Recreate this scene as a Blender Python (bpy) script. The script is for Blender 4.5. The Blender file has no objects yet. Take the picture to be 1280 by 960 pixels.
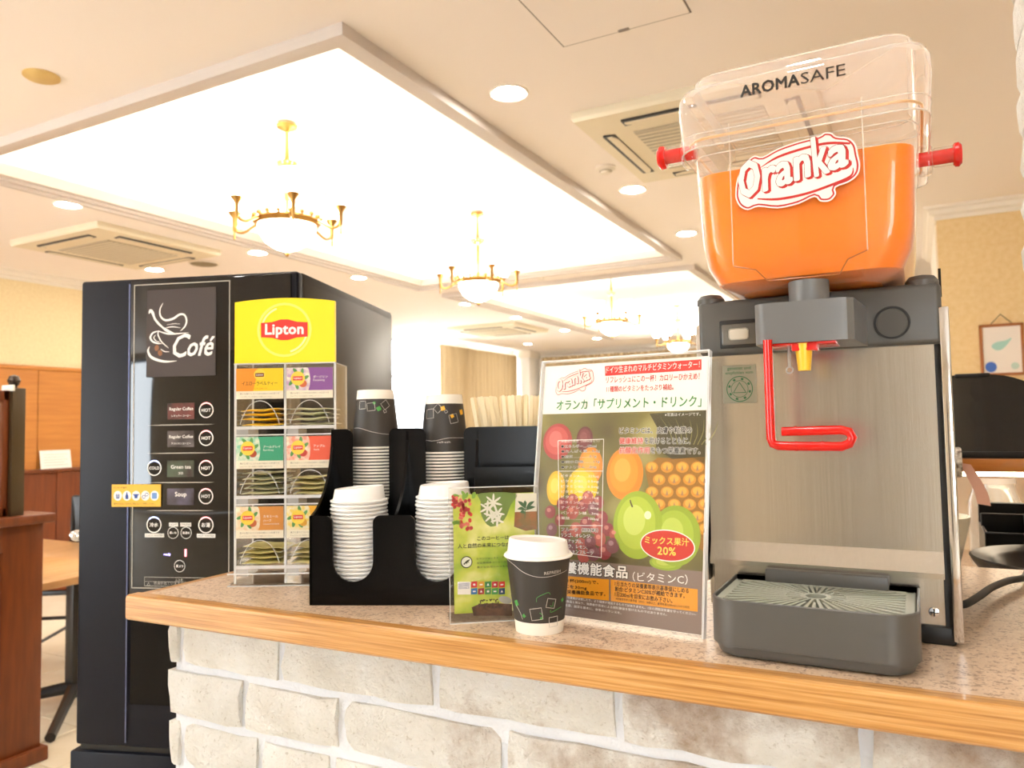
import bpy, bmesh, math, random
from mathutils import Vector, Matrix
random.seed(7)
S = bpy.context.scene
COL = S.collection
PI = math.pi

# ---------------------------------------------------------------- camera
FPX = 949.5
CAM_R = Matrix(((0.882, -0.040, -0.469), (0.471, 0.039, 0.881), (-0.017, -0.998, 0.053)))   # columns: right, down, forward
_r = Vector((0.88217, 0.47065, -0.01699)).normalized()
_f = Vector((CAM_R[0][2], CAM_R[1][2], CAM_R[2][2])).normalized()
_d = _f.cross(_r).normalized()
_r = _d.cross(_f).normalized()
CAM = Vector((0.0, 0.0, 1.296))
cd = bpy.data.cameras.new('camera')
cd.sensor_width = 36.0
cd.lens = FPX / 1280 * 36.0
cd.clip_start = 0.02
cd.dof.use_dof = True
cd.dof.focus_distance = 0.93
cd.dof.aperture_fstop = 8.5
co = bpy.data.objects.new('camera', cd)
COL.objects.link(co)
co.matrix_world = Matrix.Translation(CAM) @ Matrix((
    (_r.x, -_d.x, -_f.x, 0), (_r.y, -_d.y, -_f.y, 0), (_r.z, -_d.z, -_f.z, 0), (0, 0, 0, 1)))
S.camera = co

# ---------------------------------------------------------------- world, view
w = bpy.data.worlds.new('daylight')
S.world = w
w.use_nodes = True
w.node_tree.nodes['Background'].inputs[0].default_value = (0.90, 0.95, 1.0, 1)
w.node_tree.nodes['Background'].inputs[1].default_value = 7.0
S.view_settings.view_transform = 'Standard'
S.view_settings.look = 'None'
S.view_settings.gamma = 1.0
S.view_settings.exposure = 1.26
S.view_settings.use_curve_mapping = False
try:
    S.cycles.transparent_max_bounces = 40
    S.cycles.max_bounces = 10
    S.cycles.sample_clamp_indirect = 8.0
except Exception:
    pass
WARM = (1.0, 0.84, 0.62)
DOWN_W = 84.0        # emission of the downlight lenses
COVE_W = 8.5         # emission of the cove strips
CHAND_W = 9.0        # emission of chandelier glass

# ---------------------------------------------------------------- colour and material helpers
def lin(c):
    if isinstance(c, str):
        c = c.lstrip('#'); c = [int(c[i:i+2], 16)/255 for i in (0, 2, 4)]
    return tuple((x/12.92 if x <= 0.04045 else ((x+0.055)/1.055)**2.4) for x in c) + (1.0,)
MATS = {}
def mat(name, color, rough=0.5, metal=0.0, noise=None, bump=0.0, bscale=60.0, spec=0.5, coat=0.0, scale=(1,1,1), sss=0.0):
    """principled material; noise=(colour2, scale) mixes a second colour in by noise"""
    if name in MATS: return MATS[name]
    m = bpy.data.materials.new(name); m.use_nodes = True
    nt = m.node_tree; b = nt.nodes['Principled BSDF']
    b.inputs['Base Color'].default_value = lin(color)
    b.inputs['Roughness'].default_value = rough
    b.inputs['Metallic'].default_value = metal
    b.inputs['Specular IOR Level'].default_value = spec
    b.inputs['Coat Weight'].default_value = coat
    if sss:
        b.inputs['Subsurface Weight'].default_value = sss
        b.inputs['Subsurface Radius'].default_value = (0.02, 0.008, 0.002)
    tc = None
    if noise or bump:
        tc = nt.nodes.new('ShaderNodeTexCoord'); mp = nt.nodes.new('ShaderNodeMapping')
        mp.inputs['Scale'].default_value = scale
        nt.links.new(tc.outputs['Object'], mp.inputs['Vector'])
    if noise:
        n = nt.nodes.new('ShaderNodeTexNoise'); n.inputs['Scale'].default_value = noise[1]; n.inputs['Detail'].default_value = 5
        r = nt.nodes.new('ShaderNodeValToRGB')
        r.color_ramp.elements[0].position = 0.35; r.color_ramp.elements[1].position = 0.65
        r.color_ramp.elements[0].color = lin(color); r.color_ramp.elements[1].color = lin(noise[0])
        nt.links.new(mp.outputs[0], n.inputs['Vector']); nt.links.new(n.outputs['Fac'], r.inputs[0]); nt.links.new(r.outputs[0], b.inputs['Base Color'])
    if bump:
        n2 = nt.nodes.new('ShaderNodeTexNoise'); n2.inputs['Scale'].default_value = bscale; n2.inputs['Detail'].default_value = 6
        bp = nt.nodes.new('ShaderNodeBump'); bp.inputs['Strength'].default_value = bump; bp.inputs['Distance'].default_value = 0.004
        nt.links.new(mp.outputs[0], n2.inputs['Vector']); nt.links.new(n2.outputs['Fac'], bp.inputs['Height']); nt.links.new(bp.outputs[0], b.inputs['Normal'])
    MATS[name] = m
    return m
def emit(name, color, strength):
    if name in MATS: return MATS[name]
    m = bpy.data.materials.new(name); m.use_nodes = True
    b = m.node_tree.nodes['Principled BSDF']
    b.inputs['Base Color'].default_value = (0.8, 0.8, 0.8, 1)
    b.inputs['Emission Color'].default_value = tuple(color) + (1,)
    b.inputs['Emission Strength'].default_value = strength
    MATS[name] = m
    return m
def clear(name, tint=(0.97, 0.97, 0.97), ior=1.45, haze=0.0, hazecol=(0.9, 0.9, 0.9), rough=0.03, rim=0.0):
    """thin clear plastic: transmitted light straight through, fresnel reflection, a little haze"""
    if name in MATS: return MATS[name]
    m = bpy.data.materials.new(name); m.use_nodes = True
    nt = m.node_tree; nt.nodes.clear()
    out = nt.nodes.new('ShaderNodeOutputMaterial')
    tr = nt.nodes.new('ShaderNodeBsdfTransparent'); tr.inputs[0].default_value = tuple(tint) + (1,)
    gl = nt.nodes.new('ShaderNodeBsdfGlossy'); gl.inputs['Roughness'].default_value = rough; gl.inputs[0].default_value = (1, 1, 1, 1)
    # schlick reflectance of a thin sheet, the same from either side
    lw = nt.nodes.new('ShaderNodeLayerWeight'); lw.inputs[0].default_value = 0.5
    pw = nt.nodes.new('ShaderNodeMath'); pw.operation = 'POWER'; pw.inputs[1].default_value = 5.0; nt.links.new(lw.outputs['Facing'], pw.inputs[0])
    f0 = ((ior-1)/(ior+1))**2
    fr = nt.nodes.new('ShaderNodeMath'); fr.operation = 'MULTIPLY_ADD'; fr.inputs[1].default_value = 0.9-f0; fr.inputs[2].default_value = f0; nt.links.new(pw.outputs[0], fr.inputs[0])
    mx = nt.nodes.new('ShaderNodeMixShader')
    nt.links.new(fr.outputs[0], mx.inputs[0]); nt.links.new(gl.outputs[0], mx.inputs[2])
    if haze:
        df = nt.nodes.new('ShaderNodeBsdfDiffuse'); df.inputs[0].default_value = tuple(hazecol) + (1,)
        m2 = nt.nodes.new('ShaderNodeMixShader'); m2.inputs[0].default_value = haze
        if rim:      # seen edge-on, more plastic lies in the line of sight
            p3 = nt.nodes.new('ShaderNodeMath'); p3.operation = 'POWER'; p3.inputs[1].default_value = 3.0; nt.links.new(lw.outputs['Facing'], p3.inputs[0])
            ma = nt.nodes.new('ShaderNodeMath'); ma.operation = 'MULTIPLY_ADD'; ma.inputs[1].default_value = rim; ma.inputs[2].default_value = haze; nt.links.new(p3.outputs[0], ma.inputs[0]); nt.links.new(ma.outputs[0], m2.inputs[0])
        nt.links.new(tr.outputs[0], m2.inputs[1]); nt.links.new(df.outputs[0], m2.inputs[2]); nt.links.new(m2.outputs[0], mx.inputs[1])
    else:
        nt.links.new(tr.outputs[0], mx.inputs[1])
    nt.links.new(mx.outputs[0], out.inputs[0])
    MATS[name] = m
    return m
def custom(name, rough=0.5):
    m = bpy.data.materials.new(name); m.use_nodes = True; MATS[name] = m
    nt = m.node_tree; b = nt.nodes['Principled BSDF']; b.inputs['Roughness'].default_value = rough
    return m, nt, b
def ramp(nt, src, stops):
    r = nt.nodes.new('ShaderNodeValToRGB'); e = r.color_ramp.elements
    while len(e) < len(stops): e.new(0.5)
    for i, (p, c) in enumerate(stops): e[i].position = p; e[i].color = lin(c) if not isinstance(c, float) else (c, c, c, 1)
    nt.links.new(src, r.inputs[0]); return r
def texco(nt, scale=(1,1,1), kind='Object'):
    tc = nt.nodes.new('ShaderNodeTexCoord'); mp = nt.nodes.new('ShaderNodeMapping'); mp.inputs['Scale'].default_value = scale
    nt.links.new(tc.outputs[kind], mp.inputs['Vector']); return mp.outputs[0]
def tnoise(nt, vec, scale, detail=5, rough=0.55):
    n = nt.nodes.new('ShaderNodeTexNoise'); n.inputs['Scale'].default_value = scale; n.inputs['Detail'].default_value = detail; n.inputs['Roughness'].default_value = rough
    nt.links.new(vec, n.inputs['Vector']); return n.outputs['Fac']
def mixc(nt, fac, a, b, mode='MIX'):
    m = nt.nodes.new('ShaderNodeMix'); m.data_type = 'RGBA'; m.blend_type = mode
    for s, v in ((0, fac), (6, a), (7, b)):
        if isinstance(v, (int, float)): m.inputs[s].default_value = v
        elif isinstance(v, (str, tuple)): m.inputs[s].default_value = lin(v)
        else: nt.links.new(v, m.inputs[s])
    return m.outputs[2]
def bumpn(nt, b, h, strength, dist=0.004):
    bp = nt.nodes.new('ShaderNodeBump'); bp.inputs['Strength'].default_value = strength; bp.inputs['Distance'].default_value = dist
    nt.links.new(h, bp.inputs['Height']); nt.links.new(bp.outputs[0], b.inputs['Normal'])

# ---------------------------------------------------------------- mesh helpers
class MB:
    def __init__(s): s.v = []; s.f = []
    def add(s, vs, fs):
        o = len(s.v); s.v += [tuple(v) for v in vs]; s.f += [tuple(i+o for i in f) for f in fs]; return s
    def box(s, x0, x1, y0, y1, z0, z1):
        return s.add([(x0,y0,z0),(x1,y0,z0),(x1,y1,z0),(x0,y1,z0),(x0,y0,z1),(x1,y0,z1),(x1,y1,z1),(x0,y1,z1)],
                     [(3,2,1,0),(4,5,6,7),(0,1,5,4),(1,2,6,5),(2,3,7,6),(3,0,4,7)])
    def rbox(s, x0, x1, y0, y1, z0, z1, r=0.003, seg=2):
        bm = bmesh.new(); bmesh.ops.create_cube(bm, size=1.0)
        for v in bm.verts: v.co = Vector(((x0+x1)/2+v.co.x*(x1-x0), (y0+y1)/2+v.co.y*(y1-y0), (z0+z1)/2+v.co.z*(z1-z0)))
        bmesh.ops.bevel(bm, geom=bm.edges[:], offset=r, segments=seg, affect='EDGES', profile=0.5)
        bm.verts.index_update()
        s.add([v.co[:] for v in bm.verts], [[v.index for v in f.verts] for f in bm.faces]); bm.free(); return s
    def loft(s, loops, cap0=True, cap1=True, closed=True):
        n = len(loops[0]); o = len(s.v)
        for l in loops: s.v += [tuple(p) for p in l]
        for k in range(len(loops)-1):
            for i in range(n if closed else n-1):
                j = (i+1) % n
                s.f.append((o+k*n+i, o+k*n+j, o+(k+1)*n+j, o+(k+1)*n+i))
        if cap0: s.f.append(tuple(o+i for i in reversed(range(n))))
        if cap1: s.f.append(tuple(o+(len(loops)-1)*n+i for i in range(n)))
        return s
    def lathe(s, prof, seg=24, c=(0,0,0), cap0=False, cap1=False):
        loops = [[(c[0]+r*math.cos(2*PI*i/seg), c[1]+r*math.sin(2*PI*i/seg), c[2]+z) for i in range(seg)] for r, z in prof]
        return s.loft(loops, cap0, cap1)
    def tube(s, pts, r, seg=8, closed=False, caps=True):
        pts = [Vector(p) for p in pts]; n = len(pts); loops = []; up = None
        for i, p in enumerate(pts):
            a = pts[(i-1) % n] if (closed or i > 0) else p; b = pts[(i+1) % n] if (closed or i < n-1) else p
            t = (b-a).normalized()
            if up is None: up = Vector((0,0,1)) if abs(t.z) < 0.9 else Vector((1,0,0))
            x = t.cross(up)
            if x.length < 1e-5: x = t.orthogonal()
            x.normalize(); y = x.cross(t).normalized(); up = y
            rr = r[i] if isinstance(r, (list, tuple)) else r
            loops.append([p + x*rr*math.cos(2*PI*k/seg) + y*rr*math.sin(2*PI*k/seg) for k in range(seg)])
        if closed: loops.append(loops[0])
        return s.loft(loops, caps and not closed, caps and not closed)
    def prism(s, poly, a0, a1, axis='y'):
        """extrude a 2D outline: axis y -> outline (x,z); axis z -> (x,y); axis x -> (y,z)"""
        def P(p, a):
            return (p[0], a, p[1]) if axis == 'y' else ((p[0], p[1], a) if axis == 'z' else (a, p[0], p[1]))
        n = len(poly)
        return s.add([P(p, a0) for p in poly]+[P(p, a1) for p in poly],
                     [tuple(range(n)), tuple(reversed(range(n, 2*n)))]+[(i, i+n, (i+1) % n+n, (i+1) % n) for i in range(n)])
    def build(s, name, m, parent=None, smooth=True, loc=None, rot=None, ang=38):
        me = bpy.data.meshes.new(name); me.from_pydata(s.v, [], s.f)
        bm = bmesh.new(); bm.from_mesh(me); bmesh.ops.recalc_face_normals(bm, faces=bm.faces[:]); bm.to_mesh(me); bm.free()
        return link(name, me, m, parent, smooth, loc, rot, ang)
def link(name, me, m, parent=None, smooth=True, loc=None, rot=None, ang=38):
    if smooth and len(me.polygons):
        me.polygons.foreach_set('use_smooth', [True]*len(me.polygons)); me.set_sharp_from_angle(angle=math.radians(ang))
    if m is not None: me.materials.append(m)
    o = bpy.data.objects.new(name, me); COL.objects.link(o)
    if parent is not None: o.parent = parent
    if loc is not None: o.location = loc
    if rot is not None: o.rotation_euler = rot
    return o
def rr(cx, cy, hx, hy, r, n=5):
    pts = []
    for sx, sy, a0 in ((1,1,0), (-1,1,PI/2), (-1,-1,PI), (1,-1,1.5*PI)):
        for k in range(n+1):
            a = a0+PI/2*k/n
            pts.append((cx+sx*(hx-r)+r*math.cos(a), cy+sy*(hy-r)+r*math.sin(a)))
    return pts
def rrz(cx, cy, hx, hy, r, z, n=5): return [(x, y, z) for x, y in rr(cx, cy, hx, hy, r, n)]
def ell(cx, cz, rx, rz, n=28, rot=0.0):
    c, s = math.cos(rot), math.sin(rot)
    return [(cx+rx*math.cos(a)*c-rz*math.sin(a)*s, cz+rx*math.cos(a)*s+rz*math.sin(a)*c) for a in (2*PI*i/n for i in range(n))]
def smoothp(pts, n=4, closed=False):
    """catmull-rom through 2D/3D points"""
    out = []; N = len(pts)
    for i in range(N if closed else N-1):
        g = lambda k: pts[k % N] if closed else pts[min(max(k, 0), N-1)]
        p0, p1, p2, p3 = g(i-1), g(i), g(i+1), g(i+2)
        for k in range(n):
            t = k/n
            out.append(tuple(0.5*((2*b)+(-a+c)*t+(2*a-5*b+4*c-d)*t*t+(-a+3*b-3*c+d)*t**3) for a, b, c, d in zip(p0, p1, p2, p3)))
    if not closed: out.append(tuple(pts[-1]))
    return out
def tag(o, label, cat=None, group=None, kind=None):
    if label: o['label'] = label
    if cat: o['category'] = cat
    if group: o['group'] = group
    if kind: o['kind'] = kind
    return o
def thing(name, label, cat, loc=(0,0,0), rotz=0.0, group=None, rot=None):
    o = bpy.data.objects.new(name, None); COL.objects.link(o); o.empty_display_size = 0.05
    o.location = loc; o.rotation_euler = rot if rot else (0, 0, rotz)
    return tag(o, label, cat, group)
def struct(o):
    o['kind'] = 'structure'; return o
def copy_tree(o, parent=None):
    kids = [c for c in o.children]
    c = o.copy(); COL.objects.link(c)
    if parent is not None: c.parent = parent
    for k in kids: copy_tree(k, c)
    return c
def nth(i):
    i += 1
    return str(i) + ('th' if 10 <= i % 100 <= 20 else {1: 'st', 2: 'nd', 3: 'rd'}.get(i % 10, 'th'))
# a photo point on a known plane, as local coordinates of a thing's frame (for tracing flat print and outlines)
class Frame:
    def __init__(s, o, deg): s.o = Vector(o); t = math.radians(deg); s.ax = Vector((math.cos(t), math.sin(t), 0)); s.ay = Vector((-math.sin(t), math.cos(t), 0))
    def p(s, u, v, y=0.0):
        d = _r*(u-640)+_d*(v-480)+_f*FPX
        P = CAM+d*((s.o+s.ay*y-CAM).dot(s.ay)/d.dot(s.ay))-s.o
        return (P.dot(s.ax), P.z)
# ---------------------------------------------------------------- flat print
LAY = 0.00016
def flat(parent, name, m, poly, y, layer=1, xf=None):
    if xf: poly = [xf(*p) for p in poly]
    me = bpy.data.meshes.new(name); yy = y-layer*LAY
    a = sum(poly[i][0]*poly[(i+1) % len(poly)][1]-poly[(i+1) % len(poly)][0]*poly[i][1] for i in range(len(poly)))
    if a < 0: poly = poly[::-1]
    me.from_pydata([(p[0], yy, p[1]) for p in poly], [], [tuple(range(len(poly)))])
    return link(name, me, m, parent, False)
def frect(parent, name, m, x0, x1, z0, z1, y, layer=1, xf=None): return flat(parent, name, m, [(x0,z0),(x1,z0),(x1,z1),(x0,z1)], y, layer, xf)
def ring(parent, name, m, cx, cz, r0, r1, y, layer=1, a0=0.0, a1=2*PI, n=32):
    vs = []; fs = []; yy = y-layer*LAY
    for i in range(n+1):
        a = a0+(a1-a0)*i/n
        vs += [(cx+r0*math.cos(a), yy, cz+r0*math.sin(a)), (cx+r1*math.cos(a), yy, cz+r1*math.sin(a))]
    for i in range(n): fs.append((2*i, 2*i+1, 2*i+3, 2*i+2))
    me = bpy.data.meshes.new(name); me.from_pydata(vs, [], fs); return link(name, me, m, parent, False)
def ribbon(parent, name, m, pts, ws, y, layer=1, xf=None, n=4):
    """a brush stroke of varying width through 2D points"""
    q = smoothp([(p[0], p[1], wd) for p, wd in zip(pts, ws)], n); L = []; R = []
    for i, p in enumerate(q):
        a = q[max(i-1, 0)]; b = q[min(i+1, len(q)-1)]
        dx, dz = b[0]-a[0], b[1]-a[1]; l = math.hypot(dx, dz) or 1
        hw = max(p[2], 1e-5)/2
        L.append((p[0]-dz/l*hw, p[1]+dx/l*hw)); R.append((p[0]+dz/l*hw, p[1]-dx/l*hw))
    vs = [(xf(*p) if xf else p) for p in L+R]; k = len(L)
    me = bpy.data.meshes.new(name); me.from_pydata([(p[0], y-layer*LAY, p[1]) for p in vs], [], [(i+k, i+k+1, i+1, i) for i in range(k-1)])
    return link(name, me, m, parent, False)
_tc = bpy.data.curves.new('lettering', 'FONT'); _to = bpy.data.objects.new('lettering', _tc); _tcoll = bpy.data.collections.new('type'); _tcoll.objects.link(_to)
_ts = bpy.data.scenes.new('type'); _ts.collection.children.link(_tcoll)
def text_mesh(body, bold=0.0, shear=0.0, res=2, space=None):
    _tc.body = body; _tc.offset = bold; _tc.shear = shear; _tc.resolution_u = res; _tc.size = 1.0; _tc.space_character = space if space else 1.0+1.2*max(bold, 0)
    vl = _ts.view_layers[0]; vl.update()
    dg = vl.depsgraph; dg.update()
    return bpy.data.meshes.new_from_object(_to.evaluated_get(dg))
def text(parent, body, m, x, z, w=None, h=None, y=0.0, layer=2, bold=0.0, shear=0.0, anchor='l', rot=0.0, xf=None, name='lettering', mapf=None, ref=None):
    """a line of print: left (or centre) at x, bottom at z, fitted to width w and/or height h; bold thickens the strokes evenly"""
    src = text_mesh(body, 0.0, shear, space=1.0+1.2*max(bold if ref is None else ref, 0))
    if not src.vertices: return None
    xs = [v.co.x for v in src.vertices]; ys = [v.co.y for v in src.vertices]
    x0, x1, y0, y1 = min(xs), max(xs), min(ys), max(ys)
    sx = w/(x1-x0) if w else None; sz = h/(y1-y0) if h else None
    if sx is None: sx = sz
    if sz is None: sz = sx
    c, s = math.cos(rot), math.sin(rot); fat = bold*min(sx, sz)
    n = 0 if bold <= 0.001 else (4 if bold < 0.03 else 8)
    offs = [(0.0, 0.0)]+[(fat*math.cos(2*PI*(k+0.5)/n), fat*math.sin(2*PI*(k+0.5)/n)) for k in range(n)]
    pts = []
    for v in src.vertices:
        px = (v.co.x-x0)*sx; pz = (v.co.y-y0)*sz
        if anchor == 'c': px -= (x1-x0)*sx/2; pz -= (y1-y0)*sz/2
        pts.append((x+px*c-pz*s, z+px*s+pz*c))
    faces = [tuple(p.vertices) for p in src.polygons]; vs = []; fs = []
    for q, (ox, oz) in enumerate(offs):
        o = len(vs); yy = y-layer*LAY+q*0.000004
        for px, pz in pts:
            px += ox; pz += oz
            if mapf: vs.append(tuple(mapf(px, pz)))
            else:
                if xf: px, pz = xf(px, pz)
                vs.append((px, yy, pz))
        fs += [tuple(k+o for k in f) for f in faces]
    bpy.data.meshes.remove(src)
    me = bpy.data.meshes.new(name); me.from_pydata(vs, [], fs)
    return link(name, me, m, parent, False)
def flats(parent, name, m, polys, y, layer=1):
    """many small flat pieces of one print colour as one mesh"""
    vs = []; fs = []
    for p in polys:
        a = sum(p[i][0]*p[(i+1) % len(p)][1]-p[(i+1) % len(p)][0]*p[i][1] for i in range(len(p)))
        if a < 0: p = p[::-1]
        fs.append(tuple(range(len(vs), len(vs)+len(p)))); vs += [(q[0], y-layer*LAY, q[1]) for q in p]
    me = bpy.data.meshes.new(name); me.from_pydata(vs, [], fs); return link(name, me, m, parent, False)
def offset_poly(poly, d):
    """move a closed outline inwards by d"""
    n = len(poly); A = sum(poly[i][0]*poly[(i+1) % n][1]-poly[(i+1) % n][0]*poly[i][1] for i in range(n)); s = 1 if A > 0 else -1
    out = []
    for i in range(n):
        a, c = poly[i-1], poly[(i+1) % n]; dx, dz = c[0]-a[0], c[1]-a[1]; l = math.hypot(dx, dz) or 1
        out.append((poly[i][0]-s*dz/l*d, poly[i][1]+s*dx/l*d))
    return out
class Tilted:
    """a plane through o spanned by the horizontal direction deg and an up direction leaning back"""
    def __init__(s, o, deg, lean):
        t = math.radians(deg); l = math.radians(lean); s.o = Vector(o); s.ax = Vector((math.cos(t), math.sin(t), 0)); ay = Vector((-math.sin(t), math.cos(t), 0))
        s.up = Vector((0, 0, math.cos(l)))+ay*math.sin(l); s.n = s.ax.cross(s.up)
    def p(s, u, v):
        d = _r*(u-640)+_d*(v-480)+_f*FPX
        P = CAM+d*((s.o-CAM).dot(s.n)/d.dot(s.n))-s.o
        return (P.dot(s.ax), P.dot(s.up))

# ================================================================ materials
M = {}
M['ceil'] = mat('ceiling_paint', '#f9efe6', 0.9, bump=0.08, bscale=90)
M['cove'] = mat('cove_paint', '#fbf5ea', 0.9)
M['trim'] = mat('trim_paint', '#f1e7d8', 0.6)
M['wallpaper'] = mat('cream_wallpaper', '#f0dcb0', 0.85, noise=('#ead4a6', 40.0), bump=0.15, bscale=120)
M['wallpaper_r'] = mat('peach_wallpaper', '#efd2a0', 0.85, noise=('#e9c990', 30.0), bump=0.1, bscale=120)
M['oak_panel'] = mat('oak_panel', '#c98439', 0.5, noise=('#bd7833', 3.0), scale=(1, 1, 14))
M['dark_panel'] = mat('cherry_panel', '#7d3d17', 0.4, noise=('#6d3212', 4.0), scale=(12, 12, 1))
M['cherry'] = mat('cherry_wood', '#78390f', 0.4, noise=('#682f0c', 5.0), scale=(10, 10, 1))
M['tile'] = mat('floor_tile', '#e6dbc6', 0.35, noise=('#dccfb6', 6.0))
M['black'] = mat('black_acrylic', '#060505', 0.22, spec=0.2)
M['blackmetal'] = mat('black_metal', '#101010', 0.4)
M['white'] = mat('white_plastic', '#f2eee6', 0.4)
M['chrome'] = mat('chrome', '#d8d8d8', 0.12, 1.0)
M['brass'] = mat('brass', '#b98d4b', 0.3, 0.9)
M['wpaint'] = mat('white_print', '#f4f0ea', 0.5)
M['kpaint'] = mat('black_print', '#15130f', 0.5)
M['red'] = mat('red_plastic', '#d8160f', 0.25, coat=0.3)
M['redprint'] = mat('red_print', '#d22f25', 0.5)
M['downlight'] = emit('downlight_lens', (1.0, 0.965, 0.91), DOWN_W)
M['cove_led'] = emit('cove_strip', (1.0, 0.965, 0.89), COVE_W)
M['chand'] = emit('chandelier_glass', (1.0, 0.955, 0.86), CHAND_W)
M['acrylic'] = clear('clear_acrylic', (0.98, 0.98, 0.975), ior=1.33)
M['acrylic_edge'] = clear('acrylic_edge', (0.93, 0.93, 0.93), haze=0.55, hazecol=(0.95, 0.95, 0.95))
M['glass'] = clear('glass', (0.96, 0.97, 0.97), ior=1.5)

# stone of the counter wall and the pillar
m, nt, b = custom('rough_stone', 0.9); v = texco(nt, kind='Object')
geo = nt.nodes.new('ShaderNodeNewGeometry')
oi = nt.nodes.new('ShaderNodeObjectInfo')
n1 = tnoise(nt, geo.outputs['Position'], 14, 6); c1 = ramp(nt, n1, [(0.3, '#e9e4da'), (0.52, '#f5f2eb'), (0.75, '#fbfaf7')]).outputs[0]
n2 = tnoise(nt, geo.outputs['Position'], 9, 8, 0.65)
sep = nt.nodes.new('ShaderNodeSeparateXYZ'); nt.links.new(geo.outputs['Position'], sep.inputs[0])
mr = nt.nodes.new('ShaderNodeMapRange'); mr.inputs[1].default_value = -0.75; mr.inputs[2].default_value = -0.2; mr.inputs[3].default_value = -0.22; mr.inputs[4].default_value = 0.10
nt.links.new(sep.outputs[0], mr.inputs[0])
ad = nt.nodes.new('ShaderNodeMath'); ad.operation = 'ADD'; nt.links.new(n2, ad.inputs[0]); nt.links.new(mr.outputs[0], ad.inputs[1])
mz = nt.nodes.new('ShaderNodeMapRange'); mz.inputs[1].default_value = 1.0; mz.inputs[2].default_value = 1.06; mz.inputs[3].default_value = 0.0; mz.inputs[4].default_value = -0.3; nt.links.new(sep.outputs[2], mz.inputs[0])
ad2 = nt.nodes.new('ShaderNodeMath'); ad2.operation = 'ADD'; nt.links.new(ad.outputs[0], ad2.inputs[0]); nt.links.new(mz.outputs[0], ad2.inputs[1])
st = ramp(nt, ad2.outputs[0], [(0.50, 0.0), (0.72, 0.75)]).outputs[0]
c2 = mixc(nt, st, c1, '#9c7346')
sp = ramp(nt, tnoise(nt, geo.outputs['Position'], 160, 3), [(0.30, 0.35), (0.38, 0.0)]).outputs[0]
c3 = mixc(nt, sp, c2, '#a8997f')
hv = nt.nodes.new('ShaderNodeMath'); hv.operation = 'MULTIPLY_ADD'; hv.inputs[1].default_value = 0.10; hv.inputs[2].default_value = 0.93
nt.links.new(oi.outputs['Random'], hv.inputs[0])
hs = nt.nodes.new('ShaderNodeHueSaturation'); nt.links.new(hv.outputs[0], hs.inputs['Value']); nt.links.new(c3, hs.inputs['Color'])
nt.links.new(hs.outputs[0], b.inputs['Base Color'])
h1 = tnoise(nt, geo.outputs['Position'], 45, 8, 0.7); h2 = tnoise(nt, geo.outputs['Position'], 150, 4, 0.6)
hh = nt.nodes.new('ShaderNodeMath'); hh.operation = 'MULTIPLY_ADD'; hh.inputs[1].default_value = 0.35
nt.links.new(h2, hh.inputs[0]); nt.links.new(h1, hh.inputs[2]); bumpn(nt, b, hh.outputs[0], 0.9, 0.012)
M['stone'] = m
M['mortar'] = mat('mortar', '#e3e5ea', 0.95, bump=0.6, bscale=140)
# speckled laminate worktop
m, nt, b = custom('speckled_laminate', 0.22); v = texco(nt, (1, 1, 1))
n1 = tnoise(nt, v, 210, 3, 0.6); sp = ramp(nt, n1, [(0.40, 0.8), (0.455, 0.0)]).outputs[0]
n2 = tnoise(nt, v, 420, 2); sp2 = ramp(nt, n2, [(0.58, 0.0), (0.66, 0.6)]).outputs[0]
ba = ramp(nt, tnoise(nt, v, 60, 3), [(0.35, '#d3b69a'), (0.65, '#e0c7ac')]).outputs[0]
cc = mixc(nt, sp, ba, '#99765c'); cc = mixc(nt, sp2, cc, '#eddcc6'); nt.links.new(cc, b.inputs['Base Color'])
b.inputs['Roughness'].default_value = 0.3
M['laminate'] = m
def wood(name, a, c, d, scale=(3, 60, 60), rough=0.3, coat=0.25):
    m, nt, b = custom(name, rough); v = texco(nt, scale)
    n1 = tnoise(nt, v, 1.6, 6, 0.6); n2 = tnoise(nt, v, 5.0, 4)
    cc = ramp(nt, n1, [(0.3, a), (0.5, c), (0.72, d)]).outputs[0]
    f = ramp(nt, n2, [(0.55, 0.0), (0.72, 0.5)]).outputs[0]
    cc = mixc(nt, f, cc, a); nt.links.new(cc, b.inputs['Base Color']); b.inputs['Coat Weight'].default_value = coat
    MATS[name] = m; return m
M['edgewood'] = wood('oak_edging', '#9c6428', '#c9924f', '#dcb078', (3, 160, 160))
M['tablewood'] = wood('table_wood', '#b58450', '#c69660', '#cfa26d', (20, 3, 20))
M['shelfwood'] = wood('shelf_wood', '#a86325', '#bb752f', '#c48040', (3, 30, 30))
# brushed stainless
m, nt, b = custom('brushed_steel', 0.3); v = texco(nt, (500, 500, 5))
b.inputs['Metallic'].default_value = 1.0
n1 = tnoise(nt, v, 1.0, 4); nt.links.new(ramp(nt, n1, [(0.3, '#c6c2ba'), (0.7, '#cdc9c1')]).outputs[0], b.inputs['Base Color'])
rm = nt.nodes.new('ShaderNodeMapRange'); rm.inputs[3].default_value = 0.22; rm.inputs[4].default_value = 0.27
nt.links.new(n1, rm.inputs[0]); nt.links.new(rm.outputs[0], b.inputs['Roughness'])
v2 = texco(nt, (1, 1, 1)); bumpn(nt, b, tnoise(nt, v, 2.0, 3), 0.02, 0.001)
M['steel'] = m

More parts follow.
